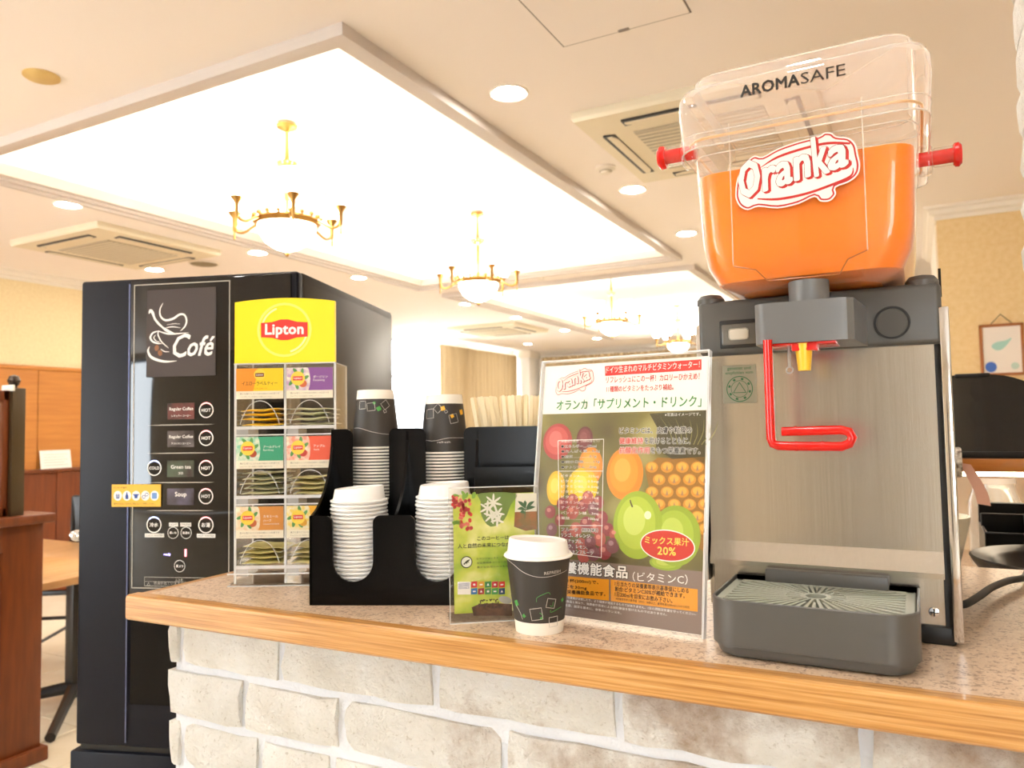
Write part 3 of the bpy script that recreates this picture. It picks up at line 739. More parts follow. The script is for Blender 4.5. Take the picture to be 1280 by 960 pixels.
t = thing('dining_table', 'light wood dining table with black pedestal behind the booth partition', 'table', (-3.62, 2.28, 0))
MB().rbox(-1.05, 0.36, -0.42, 0.42, 0.632, 0.665, 0.004).build('table_top', M['tablewood'], t)
MB().rbox(-0.03, 0.03, -0.03, 0.03, 0.03, 0.632, 0.004).build('column', M['blackmetal'], t)
for a in range(4):
    th = math.radians(-42+90*a); c, s = math.cos(th), math.sin(th)
    MB().tube([(0.02*c, 0.02*s, 0.075), (0.25*c, 0.25*s, 0.05), (0.50*c, 0.50*s, 0.022)], [0.03, 0.024, 0.022], 8).build('foot', M['blackmetal'], t)
t = thing('dining_chair', 'black framed chair with rust brown seat beyond the dining table', 'chair', (-4.28, 2.78, 0), math.radians(35))
MB().rbox(-0.21, 0.21, -0.21, 0.21, 0.42, 0.475, 0.02, 3).build('seat', mat('rust_vinyl', '#9a4a22', 0.5), t)
MB().rbox(-0.21, 0.21, -0.21, 0.21, 0.395, 0.42, 0.004).build('seat_frame', M['blackmetal'], t)
for sx in (-1, 1):
    MB().tube([(sx*0.19, -0.19, 0.40), (sx*0.20, -0.20, 0.0)], 0.014, 8).build('leg', M['blackmetal'], t)
    MB().tube([(sx*0.19, 0.23, 0.90), (sx*0.19, 0.20, 0.42), (sx*0.20, 0.22, 0.0)], 0.014, 8).build('leg', M['blackmetal'], t)
    MB().tube([(sx*0.197, -0.198, 0.13), (sx*0.197, 0.21, 0.13)], 0.009, 6).build('stretcher', M['blackmetal'], t)
MB().tube([(-0.195, -0.195, 0.27), (0.195, -0.195, 0.27)], 0.010, 6).build('stretcher', M['blackmetal'], t)
MB().rbox(-0.20, 0.20, 0.215, 0.245, 0.62, 0.91, 0.012, 2).build('backrest', M['blackmetal'], t)
t = thing('notice_card', 'small white notice card standing on the cherry wall ledge', 'card', (XW+0.06, 3.95, 0.972))
MB().box(0.0, 0.002, 0.0, 0.275, 0.0, 0.165).build('card', M['white'], t, smooth=False, rot=(0, math.radians(-10), 0))
gl = mat('grey_print', '#b8b2aa', 0.6)
for k in range(5):
    MB().box(0.0022, 0.0026, 0.03, 0.245-0.03*(k % 2), 0.03+0.024*k, 0.034+0.024*k).build('print_line', gl, t, smooth=False, rot=(0, math.radians(-10), 0))

# ================================================================ back counter at right with warmer, bowls, black ware
t = thing('back_counter', 'low counter behind the worktop at right carrying black serving ware', 'counter', (0.0, 1.52, 0))
MB().box(-0.02, 1.5, 0.0, 0.85, 0.0, 0.915).build('body', M['cherry'], t, smooth=False)
MB().rbox(-0.03, 1.5, -0.02, 0.85, 0.915, 0.945, 0.003).build('top', M['laminate'], t)
MB().box(-0.02, 1.5, 0.82, 0.85, 0.945, 1.1775).build('splashback', mat('cream_board', '#f3e2c4', 0.6), t, smooth=False)
t = thing('oak_shelf', 'oak shelf board under the black warmer at right', 'shelf', (-0.02, 1.9, 1.178))
MB().rbox(0.0, 1.5, 0.0, 0.44, 0.0, 0.029, 0.003).build('board', M['shelfwood'], t)
for x in (0.02, 1.44): MB().box(x, x+0.03, 0.36, 0.435, -0.012, 0.0).build('bracket', M['shelfwood'], t, smooth=False)
MB().box(0.1, 1.3, 0.05, 0.10, -0.012, -0.001).build('light_strip', emit('shelf_lamp', (1.0, 0.85, 0.62), 6.0), t, smooth=False)
t = thing('food_warmer', 'glossy black food warmer with rounded shoulder on the oak shelf', 'warmer', (0.0, 1.905, 1.2075))
pf = [(-0.02, 0.0), (0.285, 0.0), (0.285, 0.02)] + [(0.13+0.155*math.cos(a), 0.02+0.158*math.sin(a)) for a in [PI/2*k/14 for k in range(1, 15)]] + [(-0.02, 0.178)]
MB().prism(pf, 0.0, 0.40, 'y').build('housing', mat('gloss_black', '#18130f', 0.16, coat=0.4), t, ang=30)
MB().rbox(0.075, 0.14, -0.002, 0.05, 0.172, 0.181, 0.002).build('vent_cap', M['blackmetal'], t)
MB().rbox(-0.02, 0.285, -0.006, 0.0, 0.0, 0.014, 0.002).build('lower_trim', M['blackmetal'], t)
t = thing('paper_roll', 'small speckled white roll with a pink paper strip hanging beside the dispenser', 'paper roll', (0.058, 1.86, 1.20))
MB().lathe([(0.008, -0.02), (0.030, -0.02), (0.032, -0.016), (0.032, 0.016), (0.030, 0.02), (0.008, 0.02)], 24).build('roll', mat('speckled_white', '#efe6d6', 0.6, noise=('#6b5a48', 90.0)), t, rot=(0, PI/2, 0))
sp = smoothp([(0.024, 0.0), (0.040, -0.03), (0.052, -0.06), (0.056, -0.085)], 4)
MB().prism([(a-0.012, c) for a, c in sp]+[(a+0.012, c-0.004) for a, c in reversed(sp)], -0.006, -0.005, 'y').build('paper_strip', mat('pink_paper', '#dca993', 0.7), t)
MB().box(0.0, 0.004, 0.028, 0.042, -0.022, -0.001).build('mount', M['white'], t)
t = thing('cream_bowl', 'cream bowl beside the black trays behind the dispenser', 'bowl', (0.0, 1.745, 0.9455))
MB().lathe([(0.03, 0.0), (0.035, 0.004), (0.06, 0.05), (0.082, 0.14), (0.084, 0.155), (0.080, 0.155), (0.056, 0.055), (0.001, 0.012)], 32, cap0=True).build('bowl', mat('cream_ceramic', '#efe8d4', 0.25), t)
blk = mat('black_melamine', '#0a0908', 0.3, spec=0.35)
t = thing('cutlery_tray', 'black stepped caddy with square compartments behind the dispenser', 'caddy', (0.30, 1.81, 0.9455))
for (a0, a1, b0, b1, z1) in ((-0.19, 0.30, 0.0, 0.006, 0.118), (-0.19, 0.30, 0.10, 0.106, 0.145), (-0.19, 0.30, 0.166, 0.172, 0.162), (-0.19, -0.184, 0.0, 0.17, 0.118), (-0.02, -0.014, 0.0, 0.17, 0.112), (0.14, 0.146, 0.0, 0.17, 0.112), (0.294, 0.30, 0.0, 0.17, 0.118)):
    MB().rbox(a0, a1, b0, b1, 0.0, z1, 0.002, 1).build('wall', blk, t)
MB().box(-0.19, 0.30, 0.0, 0.17, 0.0, 0.006).build('base', blk, t, smooth=False)
t = thing('black_cup', 'square black cup standing in the caddy at right', 'cup', (0.225, 1.865, 0.952))
MB().loft([rrz(0, 0, h, h, 0.006, z, 3) for h, z in ((0.034, 0.0), (0.040, 0.14), (0.038, 0.14), (0.032, 0.006))]).build('shell', blk, t)
t = thing('black_cup', 'low square black cup farther back in the caddy', 'cup', (0.335, 1.948, 0.952))
MB().loft([rrz(0, 0, h, h, 0.006, z, 3) for h, z in ((0.022, 0.0), (0.026, 0.165), (0.024, 0.165), (0.020, 0.006))]).build('shell', blk, t)
t = thing('black_pan', 'wide round black dish rising just behind the worktop at right', 'dish', (0.235, 1.64, 0.9455))
MB().lathe([(0.05, 0.0), (0.10, 0.01), (0.155, 0.085), (0.162, 0.098), (0.158, 0.100), (0.135, 0.092), (0.128, 0.088), (0.09, 0.02), (0.001, 0.012)], 48, cap0=True).build('dish', blk, t)
for i, (x, y, r, l) in enumerate([(0.150, 2.10, 0.055, 'clear glass jar glowing under the shelf, left of its neighbour'), (0.275, 2.10, 0.058, 'clear glass jar at the right edge under the oak shelf')]):
    t = thing('glass_jar', l, 'jar', (x, y, 0.9455), 0, 'glass jars under the shelf')
    MB().lathe([(0.001, 0.002), (r*0.9, 0.002), (r, 0.02), (r, 0.15), (r*0.8, 0.18), (r*0.8, 0.195), (r*0.75, 0.195), (r*0.93, 0.15), (r*0.93, 0.02), (0.001, 0.012)], 28).build('jar', clear('jar_glass', (0.93, 0.93, 0.92), ior=1.6, haze=0.12), t)
    MB().lathe([(r*0.83, 0.195), (r*0.83, 0.208), (0.001, 0.212)], 24, cap0=True).build('lid', clear('jar_lid', (0.9, 0.9, 0.9), haze=0.3), t)

# ================================================================ coffee machine
MF = Frame((-1.139, 1.187, 0), 19.1)
t = thing('coffee_machine', 'tall navy-black coffee vending machine with glossy touch panel', 'coffee machine', (-1.139, 1.187, 0), math.radians(19.1))
navy = mat('navy_enamel', '#0c0d17', 0.45, spec=0.2); glossk = mat('gloss_black_glass', '#060507', 0.05, spec=0.55); line = mat('silver_line', '#b9b2a6', 0.4)
Wm = 0.506
MB().rbox(-Wm, 0.0, 0.03, 0.64, 0.63, 1.626, 0.006).build('cabinet', mat('charcoal_enamel', '#1e1a17', 0.38, spec=0.45), t)
MB().rbox(-Wm, 0.0, 0.028, 0.63, 1.606, 1.6275, 0.003).build('top_cap', mat('charcoal_enamel', '#2b2724'), t)
MB().rbox(-Wm-0.012, 0.012, 0.0, 0.64, 0.0, 0.615, 0.004).build('base_cabinet', navy, t)
door = MB().rbox(-Wm, 0.0, 0.0, 0.029, 0.628, 1.627, 0.007, 3).build('door', navy, t)
MB().box(-Wm+0.006, -0.006, 0.01, 0.03, 0.613, 0.632).build('seam', M['blackmetal'], t, smooth=False)
GP = MB().rbox(-0.381, -0.012, -0.006, 0.004, 0.935, 1.622, 0.004, 2).build('glass_panel', glossk, t)
tag(GP, 'glossy black touch panel')
MB().tube([(-0.385, -0.003, 0.64), (-0.385, -0.003, 1.615)], 0.002, 6).build('door_trim', mat('blue_steel', '#6d7596', 0.25, 0.8), t)
Y = -0.0062
for a in ((-0.3722, -0.3702, 0.962, 1.612), (-0.1505, -0.1485, 0.962, 1.612), (-0.3722, -0.1485, 1.610, 1.612), (-0.3722, -0.1485, 0.962, 0.964)):
    frect(GP, 'border_line', line, a[0], a[1], a[2], a[3], Y, 2)
MB().box(-0.376, -0.04, -0.002, 0.002, 0.719, 0.902).build('cup_bay', M['black'], t, smooth=False)
scr = mat('screen_grey', '#4d4748', 0.12)
SC = MB().rbox(-0.341, -0.180, -0.0085, -0.0055, 1.410, 1.599, 0.0008, 1).build('poster_screen', scr, t); Y2 = -0.0087
zc = lambda a, c: MF.p(150+a/4.173, 330+c/4.173)
Wp = M['wpaint']; k = 1/4.173*0.00182
def stroke(pts, ws): ribbon(SC, 'logo_stroke', Wp, [zc(*p) for p in pts], [x*k for x in ws], Y2, 2)
stroke([(238,207),(222,240),(225,275),(250,296),(290,288),(325,266),(350,270),(360,300),(350,330),(328,352)], [2,6,8,10,11,10,9,9,7,2])
stroke([(165,262),(172,246),(184,258),(196,288),(232,330),(262,352),(300,366)], [5,14,15,9,9,14,3])
stroke([(186,285),(215,320),(250,345)], [2,4,3])
stroke([(214,352),(260,366),(310,366),(372,360)], [4,8,7,1])
stroke([(245,338),(285,330),(330,336)], [2,5,1]); stroke([(258,320),(295,314),(326,316)], [1,3,1])
stroke([(214,350),(212,372),(228,405),(248,425),(266,440)], [6,6,6,5,2])
stroke([(214,352),(185,362),(172,385),(182,405),(205,415),(232,418)], [4,8,10,9,8,2])
stroke([(200,372),(190,386),(200,402),(222,410)], [2,4,4,2])
stroke([(168,432),(160,455),(174,485),(210,503),(255,511),(308,507)], [2,10,13,13,10,2])
stroke([(225,445),(245,458),(270,460)], [2,5,2])
for c in ((205,440,-0.3),(222,466,0.3)):
    p = zc(c[0], c[1]); flat(SC, 'bean', mat('bean_brown', '#8a5a34', 0.5), ell(p[0], p[1], 0.0052, 0.0065, 16, c[2]), Y2, 2)
p0 = zc(290, 492); p1 = zc(505, 385)
text(SC, 'C', Wp, p0[0], p0[1]+0.001, w=0.040, h=0.050, y=Y2, layer=3, bold=0.015, shear=0.35)
text(SC, 'ofé', Wp, p0[0]+0.034, p0[1]+0.003, w=p1[0]-p0[0]-0.034, h=0.042, y=Y2, layer=3, bold=0.022, shear=0.38)
for z in (1.307, 1.247, 1.185, 1.126):
    ribbon(GP, 'separator', line, [(-0.337, z), (-0.30, z), (-0.22, z), (-0.183, z)], [0.0002, 0.0016, 0.0016, 0.0002], Y, 2)
glow_r = emit('red_led', (1.0, 0.12, 0.12), 1.6); glow_b = emit('blue_led', (0.35, 0.45, 1.0), 2.0)
def button(x, z, r, txt, led=None, size=0.6, thick=0.0020):
    o = MB().lathe([(r-0.001, 0.0), (r-0.0012, 0.0006), (0.0004, 0.0008)], 28, cap1=True).build('button', glossk, t, rot=(PI/2, 0, 0), loc=(x, Y, z))
    mw = M['wpaint']
    g = ring(o, 'button_ring', mw, 0, 0, r-thick, r, -0.0009, 1); g.rotation_euler = (-PI/2, 0, 0)
    if led: g = ring(o, 'indicator', led, 0, 0, r-thick*1.15, r, -0.0009, 2, math.radians(48), math.radians(132), 16); g.rotation_euler = (-PI/2, 0, 0)
    g = text(o, txt, mw, 0, 0, w=2*r*size, y=-0.0008, layer=2, bold=0.02, anchor='c')
    g.rotation_euler = (-PI/2, 0, 0)
for z in (1.337, 1.278, 1.215, 1.156): button(-0.2015, z, 0.0165, 'HOT', glow_r, 0.62)
button(-0.3205, 1.216, 0.0165, 'COLD', glow_b, 0.72)
button(-0.3203, 1.096, 0.0172, '冷水', glow_b, 0.56); button(-0.2012, 1.096, 0.0172, 'お湯', glow_r, 0.56)
button(-0.276, 1.0795, 0.0125, '濃いめ', M['wpaint'], 0.66, 0.0010); button(-0.246, 1.0795, 0.0125, '普通め', M['wpaint'], 0.66, 0.0010); button(-0.2605, 1.010, 0.0125, '量より', M['wpaint'], 0.66, 0.0010)
lbl = mat('label_strip', '#e6e2da', 0.5)
for x0, x1, z, s in ((-0.342, -0.297, 1.0735, 'COLD WATER'), (-0.222, -0.180, 1.0735, 'HOT WATER'), (-0.286, -0.265, 1.0965, 'LIGHT'), (-0.260, -0.235, 1.0965, 'STRONG')):
    o = frect(GP, 'label_strip', lbl, x0, x1, z-0.004, z+0.004, Y, 2)
    text(GP, s, M['kpaint'], (x0+x1)/2, z, w=(x1-x0)*0.86, h=0.0036, y=Y, layer=4, anchor='c')
for z, c, s, s2 in ((1.337, '#7a4542', 'Regular Coffee', 'レギュラーコーヒー'), (1.278, '#6c6463', 'Regular Coffee', 'アメリカンコーヒー'), (1.215, '#55604f', 'Green tea', '煎茶'), (1.156, '#605b6b', 'Soup', '')):
    o = MB().rbox(-0.291, -0.229, -0.0075, -0.0055, z-0.0185, z+0.0165, 0.0006, 1).build('drink_label', mat('label'+c, c, 0.2, noise=('#3c3432', 22.0)), t)
    tw = {'Green tea': 0.046, 'Soup': 0.026}.get(s, 0.055)
    text(o, s, M['wpaint'], -0.2585, z+0.003, w=tw, y=-0.0076, layer=2, bold=0.012, anchor='c')
    if s2: text(o, s2, M['wpaint'], -0.2585, z-0.0105, w=0.045 if len(s2) > 3 else 0.011, y=-0.0076, layer=2, anchor='c')
text(GP, '1', emit('red_digit', (1.0, 0.06, 0.10), 3.0), -0.2475, 1.0375, w=0.0032, h=0.014, y=Y, layer=3, anchor='c', bold=0.03)
text(GP, 'ready', emit('blue_digit', (0.32, 0.22, 1.0), 3.0), -0.2895, 1.0335, w=0.015, y=Y, layer=3, anchor='c', bold=0.02)
for a in ((-0.342, -0.180, 0.9855, 0.9865), (-0.342, -0.180, 0.967, 0.968), (-0.342, -0.180, 0.9765, 0.9772), (-0.342, -0.3412, 0.967, 0.9865), (-0.181, -0.180, 0.967, 0.9865)):
    frect(GP, 'warning_border', line, *a, Y, 2)
text(GP, '△注意', line, -0.262, 0.981, h=0.0055, y=Y, layer=3, anchor='c'); text(GP, '△', line, -0.332, 0.972, h=0.007, y=Y, layer=3, anchor='c')
text(GP, '熱湯が出ていますのでご注意ください', line, -0.32, 0.9705, w=0.13, y=Y, layer=3)
q = MB().rbox(-0.4195, -0.3040, -0.0085, -0.0072, 1.134, 1.1815, 0.0006, 1).build('sticker', mat('yellow_sticker', '#f0b93c', 0.5), t)
blu = mat('navy_print', '#27458f', 0.5)
for i, x in enumerate((-0.4045, -0.383, -0.3615, -0.340, -0.3185)):
    flat(q, 'icon_disc', M['wpaint'], ell(x, 1.1575, 0.0098, 0.0105, 20), -0.0086, 1)
def icon(pl): flat(q, 'icon', blu, pl, -0.0086, 2)
for dx in (-0.0032, 0.0, 0.0032): icon(ell(-0.4045+dx, 1.1575, 0.0011, 0.005, 10))
icon([(-0.4085,1.1515),(-0.4005,1.1515),(-0.401,1.154),(-0.408,1.154)])
icon([(-0.3865,1.1505),(-0.3795,1.1505),(-0.3795,1.158),(-0.3815,1.161),(-0.3815,1.165),(-0.3845,1.165),(-0.3845,1.161),(-0.3865,1.158)])
icon([(-0.3695,1.161),(-0.3535,1.161),(-0.3575,1.157),(-0.358,1.152),(-0.365,1.152),(-0.3655,1.157)])
for dx in (-0.0035, 0.0035):
    g = ring(q, 'icon', blu, 0, 0, 0.0026, 0.0040, -0.0086, 2); g.location = (-0.340+dx, 0, 1.1575+dx*0.7)
flat(q, 'icon', mat('light_blue_print', '#6f97cf', 0.5), rr(-0.3185, 1.1575, 0.006, 0.0065, 0.002), -0.0086, 2)
text(q, 'ワンタッチ操作', M['kpaint'], -0.414, 1.1728, w=0.030, y=-0.0086, layer=2)
text(q, '操作方法はこちらをご覧になりご利用ください', M['kpaint'], -0.414, 1.1385, w=0.096, y=-0.0086, layer=2)
MB().lathe([(0.001, 0.030), (0.010, 0.028), (0.013, 0.018), (0.011, 0.008), (0.007, 0.004), (0.007, 0.0)], 18, cap0=True).build('side_knob', M['chrome'], t, loc=(-Wm-0.001, 0.02, 1.068), rot=(0, -PI/2, 0))

# ================================================================ tea bag rack
RK = math.radians(28)
RF = Frame((-0.962, 0.850, CT), 28)
t = thing('tea_rack', 'clear acrylic tea bag rack with yellow header card beside the coffee machine', 'tea rack', (-0.962, 0.850, CT), RK)
AC, AE = M['acrylic'], M['acrylic_edge']
MB().rbox(0.0, 0.171, -0.002, 0.13, 0.0, 0.004, 0.001, 1).rbox(0.0, 0.171, -0.002, 0.002, 0.004, 0.020, 0.001, 1).build('base_plate', AC, t)
MB().box(0.0, 0.171, -0.003, 0.0, 0.0185, 0.0205).box(0.0, 0.171, -0.003, 0.0, 0.0, 0.0015).build('base_edge', AE, t, smooth=False)
X0, X1 = 0.010, 0.170; XM = (X0+X1)/2
for x in (X0, XM-0.001, X1-0.002):
    p = MB().box(x, x+0.002, 0.002, 0.085, 0.004, 0.349).build('side_panel' if x != XM-0.001 else 'divider', AC, t, smooth=False)
    MB().box(x-0.0006, x+0.0026, 0.0, 0.003, 0.004, 0.349).build('edge', AE, p, smooth=False)
MB().box(X0, X1, 0.083, 0.085, 0.004, 0.349).build('back_panel', AC, t, smooth=False)
for x in (X0, X1-0.002): MB().box(x, x+0.002, 0.081, 0.085, 0.004, 0.349).build('rear_edge', AE, t, smooth=False)
yel = mat('header_yellow', '#ffdf12', 0.45); lred = mat('label_red', '#e2352b', 0.45); ringy = mat('ring_yellow', '#ffec72', 0.45)
arch = [(X0+0.001, 0.350), (X1, 0.350), (X1, 0.447)] + [(X1-(X1-X0-0.001)*k/10, 0.4475+0.0055*math.sin(PI*k/10)) for k in range(1, 10)] + [(X0+0.001, 0.447)]
hd = MB().prism(arch, -0.003, 0.006, 'y').build('header_card', yel, t); tag(hd, 'yellow header card with red lozenge')
hx, hz = XM, 0.402; hy = -0.0031
ring(hd, 'printed_ring', ringy, hx, hz, 0.0395, 0.0432, hy, 1); ring(hd, 'printed_ring', mat('ring_pale', '#fff3a8', 0.45), hx, hz, 0.0345, 0.0375, hy, 1, math.radians(110), math.radians(170), 12); ring(hd, 'printed_ring', mat('ring_pale', '#fff3a8', 0.45), hx, hz, 0.0345, 0.0375, hy, 1, math.radians(285), math.radians(345), 12)
loz = [(hx-0.037, hz-0.0115), (hx-0.02, hz-0.0125), (hx-0.006, hz-0.0165), (hx+0.006, hz-0.0165), (hx+0.02, hz-0.0125), (hx+0.037, hz-0.0115), (hx+0.037, hz+0.0115), (hx+0.02, hz+0.0125), (hx+0.006, hz+0.0165), (hx-0.006, hz+0.0165), (hx-0.02, hz+0.0125), (hx-0.037, hz+0.0115)]
flat(hd, 'lozenge', lred, loz, hy, 2)
text(hd, 'Lipton', M['wpaint'], hx, hz-0.0015, w=0.060, y=hy, layer=4, bold=0.035, anchor='c')
MB().box(X0, X1, -0.004, 0.084, 0.3475, 0.3495).build('top_shelf', AE, t, smooth=False)
cards = [('#f39a28', '#f8d21a', 'イエローラベルティー', 'YELLOW LABEL TEA', None), ('#c8a3c8', '#8a4fa0', 'ダージリン', 'Darjeeling', '#d56a3c'),
         ('#8fcfae', '#3aa37c', 'アールグレイ', 'Earl Grey', '#b04a2c'), ('#f49a86', '#ee5a3a', 'アップル', 'Apple', '#c4372f'),
         ('#ecc89a', '#d9913f', 'カモミール', 'Chamomile Herb', '#c96a3c'), ('#f4d66a', '#f2b21a', 'レモン', 'Lemon', '#e0a020')]
cream = mat('card_cream', '#f6ecd6', 0.5); grn = mat('leaf_print', '#5c9c54', 0.5); gold = mat('logo_yellow', '#f9d84a', 0.5)
rows = [(0.293, 0.3415, 0.249), (0.183, 0.233, 0.140), (0.0745, 0.124, 0.031)]
BAG = []
def bag_mesh(L=0.064, D=0.058, T=0.0044, n=10):
    mb = MB(); lo = []
    for i in range(n+1):
        u = i/n; th = T/2*max(0.12, math.sin(PI*u)**0.7); x = -L/2+L*u; wv = 0.0008*math.sin(u*9)
        lo.append([(x, -D/2, wv-0.0003), (x, -D/2+0.006, wv-th), (x, D/2-0.006, wv-th), (x, D/2, wv-0.0003), (x, D/2, wv+0.0003), (x, D/2-0.006, wv+th), (x, -D/2+0.006, wv+th), (x, -D/2, wv+0.0003)])
    mb.loft(lo); return mb
rb = random.Random(11)
names = [('yellow', 'yellow and orange'), ('pale green', 'purple'), ('pale green', 'teal green'), ('pale yellow', 'red-orange'), ('olive yellow', 'brown-orange'), ('pale yellow', 'golden yellow')]
counts = [4, 4, 5, 4, 4, 4]
bagm = [mat('bag_yellow', '#f2c51c', 0.4), mat('bag_pale', '#cdc9a4', 0.4), mat('bag_green', '#bfbc94', 0.4), mat('bag_lemon', '#dccf92', 0.4), mat('bag_olive', '#cfc27c', 0.4), mat('bag_lemon', '#dccf92')]
foil = mat('bag_foil', '#b9b7a8', 0.3, 0.2)
for r_, (zb, zt, zs) in enumerate(rows):
    for c_ in range(2):
        i = r_*2+c_; a0 = X0+0.003 if c_ == 0 else XM+0.0025; a1 = XM-0.0025 if c_ == 0 else X1-0.004
        ca, cb, jp, en, fr = cards[i]
        card = MB().box(a0, a1, -0.0012, 0.0, zb, zt).build('flavour_card', cream, t, smooth=False); y = -0.0013
        zc0 = zb+0.0125; w_ = a1-a0
        frect(card, 'colour_block', mat('card_'+cb, cb, 0.5), a0, a1, zc0, zt, y, 1)
        if i == 0:
            flat(card, 'colour_block', mat('card_'+ca, ca, 0.5), [(a0, zc0), (a0+w_*0.36, zc0), (a0+w_*0.42, (zc0+zt)/2), (a0+w_*0.46, zt), (a0, zt)], y, 2)
            flat(card, 'logo_disc', gold, ell(a0+w_*0.5, zt-0.010, 0.009, 0.009, 20), y, 3)
            flat(card, 'logo_lozenge', mat('logo_brown', '#7a2f1c', 0.5), rr(a0+w_*0.5, zt-0.0105, 0.007, 0.003, 0.001, 2), y, 4)
            text(card, 'Lipton', M['wpaint'], a0+w_*0.5, zt-0.0105, w=0.011, y=y, layer=6, anchor='c', bold=0.02)
            text(card, jp, mat('brown_print', '#5c3410', 0.5), a0+w_*0.5, zc0+0.012, w=0.056, h=0.0062, y=y, layer=4, anchor='c', bold=0.01)
            text(card, en, mat('orange_print', '#d98a1c', 0.5), a0+w_*0.5, zc0+0.004, w=0.024, y=y, layer=4, anchor='c')
        else:
            flat(card, 'colour_block', mat('card_'+ca, ca, 0.5, noise=('#f3ecd8', 120.0)), [(a0, zc0), (a0+w_*0.47, zc0), (a0+w_*0.50, zc0+0.006), (a0+w_*0.515, zc0+0.018), (a0+w_*0.49, zt-0.004), (a0+w_*0.46, zt), (a0, zt)], y, 2)
            cx_, cz_ = a0+w_*0.25, (zc0+zt)/2+0.001
            for k in range(7):
                a = 2*PI*k/7+i; flat(card, 'leaf', grn if (k+i) % 3 else mat('petal'+ca, ca, 0.5), ell(cx_+0.0125*math.cos(a), cz_+0.0125*math.sin(a), 0.0055, 0.0026, 12, a+0.4), y, 3)
            flat(card, 'fruit', mat('fruit'+fr, fr, 0.5), ell(cx_+0.008, cz_-0.0085, 0.0062, 0.0058, 18), y, 4)
            flat(card, 'logo_disc', gold, ell(cx_, cz_, 0.0112, 0.0112, 22), y, 5)
            flat(card, 'logo_lozenge', lred, rr(cx_, cz_, 0.0078, 0.0034, 0.001, 2), y, 6)
            text(card, 'Lipton', M['wpaint'], cx_, cz_, w=0.0125, y=y, layer=7, anchor='c', bold=0.02)
            text(card, jp, M['wpaint'], a0+w_*0.58, (zc0+zt)/2+0.001, w=min(0.0046*len(jp), w_*0.36), y=y, layer=3, bold=0.015)
            if i == 4: text(card, 'ハーブ', M['wpaint'], a0+w_*0.58, (zc0+zt)/2-0.0055, w=0.0125, y=y, layer=3, bold=0.015)
            text(card, en, M['wpaint'], a0+w_*0.58, (zc0+zt)/2-(0.010 if i == 4 else 0.0045), w=min(0.0018*len(en), w_*0.33), y=y, layer=3)
        gpt = mat('grey_text', '#8a7f6c', 0.5)
        text(card, '豊かな香りとコクのある味わいの紅茶です', gpt, a0+0.006, zb+0.0068, w=w_-0.012, y=y, layer=2)
        text(card, 'ミルクやレモンを加えてお楽しみください', gpt, a0+0.006, zb+0.0022, w=w_*0.7, y=y, layer=2)
        # pocket: sleeve in front of the card, floor, low lip, arched finger cut-out edge
        MB().box(a0-0.001, a1+0.001, -0.004, -0.0026, zb-0.001, zt+0.002).build('card_sleeve', AC, t, smooth=False)
        MB().box(a0-0.002, a1+0.002, 0.0, 0.083, zs-0.002, zs).build('pocket_floor', AC, t, smooth=False)
        MB().box(a0-0.002, a1+0.002, -0.001, 0.001, zs-0.004, zs+0.001).build('floor_edge', AE, t, smooth=False)
        if r_ < 2: MB().box(a0-0.002, a1+0.002, -0.001, 0.001, zs-0.014, zs-0.012).build('floor_edge', AE, t, smooth=False)
        xm = (a0+a1)/2; q = [(xm-0.031, 0, zs+0.004), (xm-0.027, 0, zs+0.016), (xm-0.016, 0, zs+0.034), (xm, 0, zb-0.003), (xm+0.016, 0, zs+0.034), (xm+0.027, 0, zs+0.016), (xm+0.031, 0, zs+0.004)]
        MB().tube([(p[0], -0.001, p[2]) for p in smoothp(q, 4)], 0.0006, 5).build('arch_edge', AE, t)
        MB().box(a0, a0+0.018, 0.002, 0.05, zs-0.016, zs-0.003).build('glue_block', clear('frosted_acrylic', (0.9, 0.9, 0.9), haze=0.35), t, smooth=False)
        # tea bags lie in the pocket, each a thing
        for n_ in range(counts[i]):
            BAG.append((i, n_, xm+rb.uniform(-.002, .003), 0.036+rb.uniform(-.003, .003), zs+0.0035+n_*0.0078, rb.uniform(-5, 5), rb.uniform(-3, 3), counts[i]))
protos = {}
Rz = Matrix.Rotation(RK, 4, 'Z')
for (i, n_, x, yy, z, rx, ry, cnt) in BAG:
    wpos = Rz @ Vector((x, yy, 0))
    nm = nth(cnt-1-n_)
    lab = '%s paper tea bag, %s from the top, under the %s card' % (names[i][0], nm, names[i][1])
    if i not in protos:
        o = bag_mesh().build('tea_bag', bagm[i]); protos[i] = o
        MB().box(-0.0335, -0.029, -0.027, 0.027, -0.0006, 0.0006).build('crimped_seal', foil, o, smooth=False)
        MB().box(0.029, 0.0335, -0.027, 0.027, -0.0006, 0.0006).build('crimped_seal', foil, o, smooth=False)
    else: o = copy_tree(protos[i])
    o.location = (-0.962+wpos.x, 0.850+wpos.y, CT+z); o.rotation_euler = (math.radians(rx*0.4), math.radians(ry), RK+math.radians(rx))
    tag(o, lab, 'tea bag', 'tea bags in the acrylic rack')

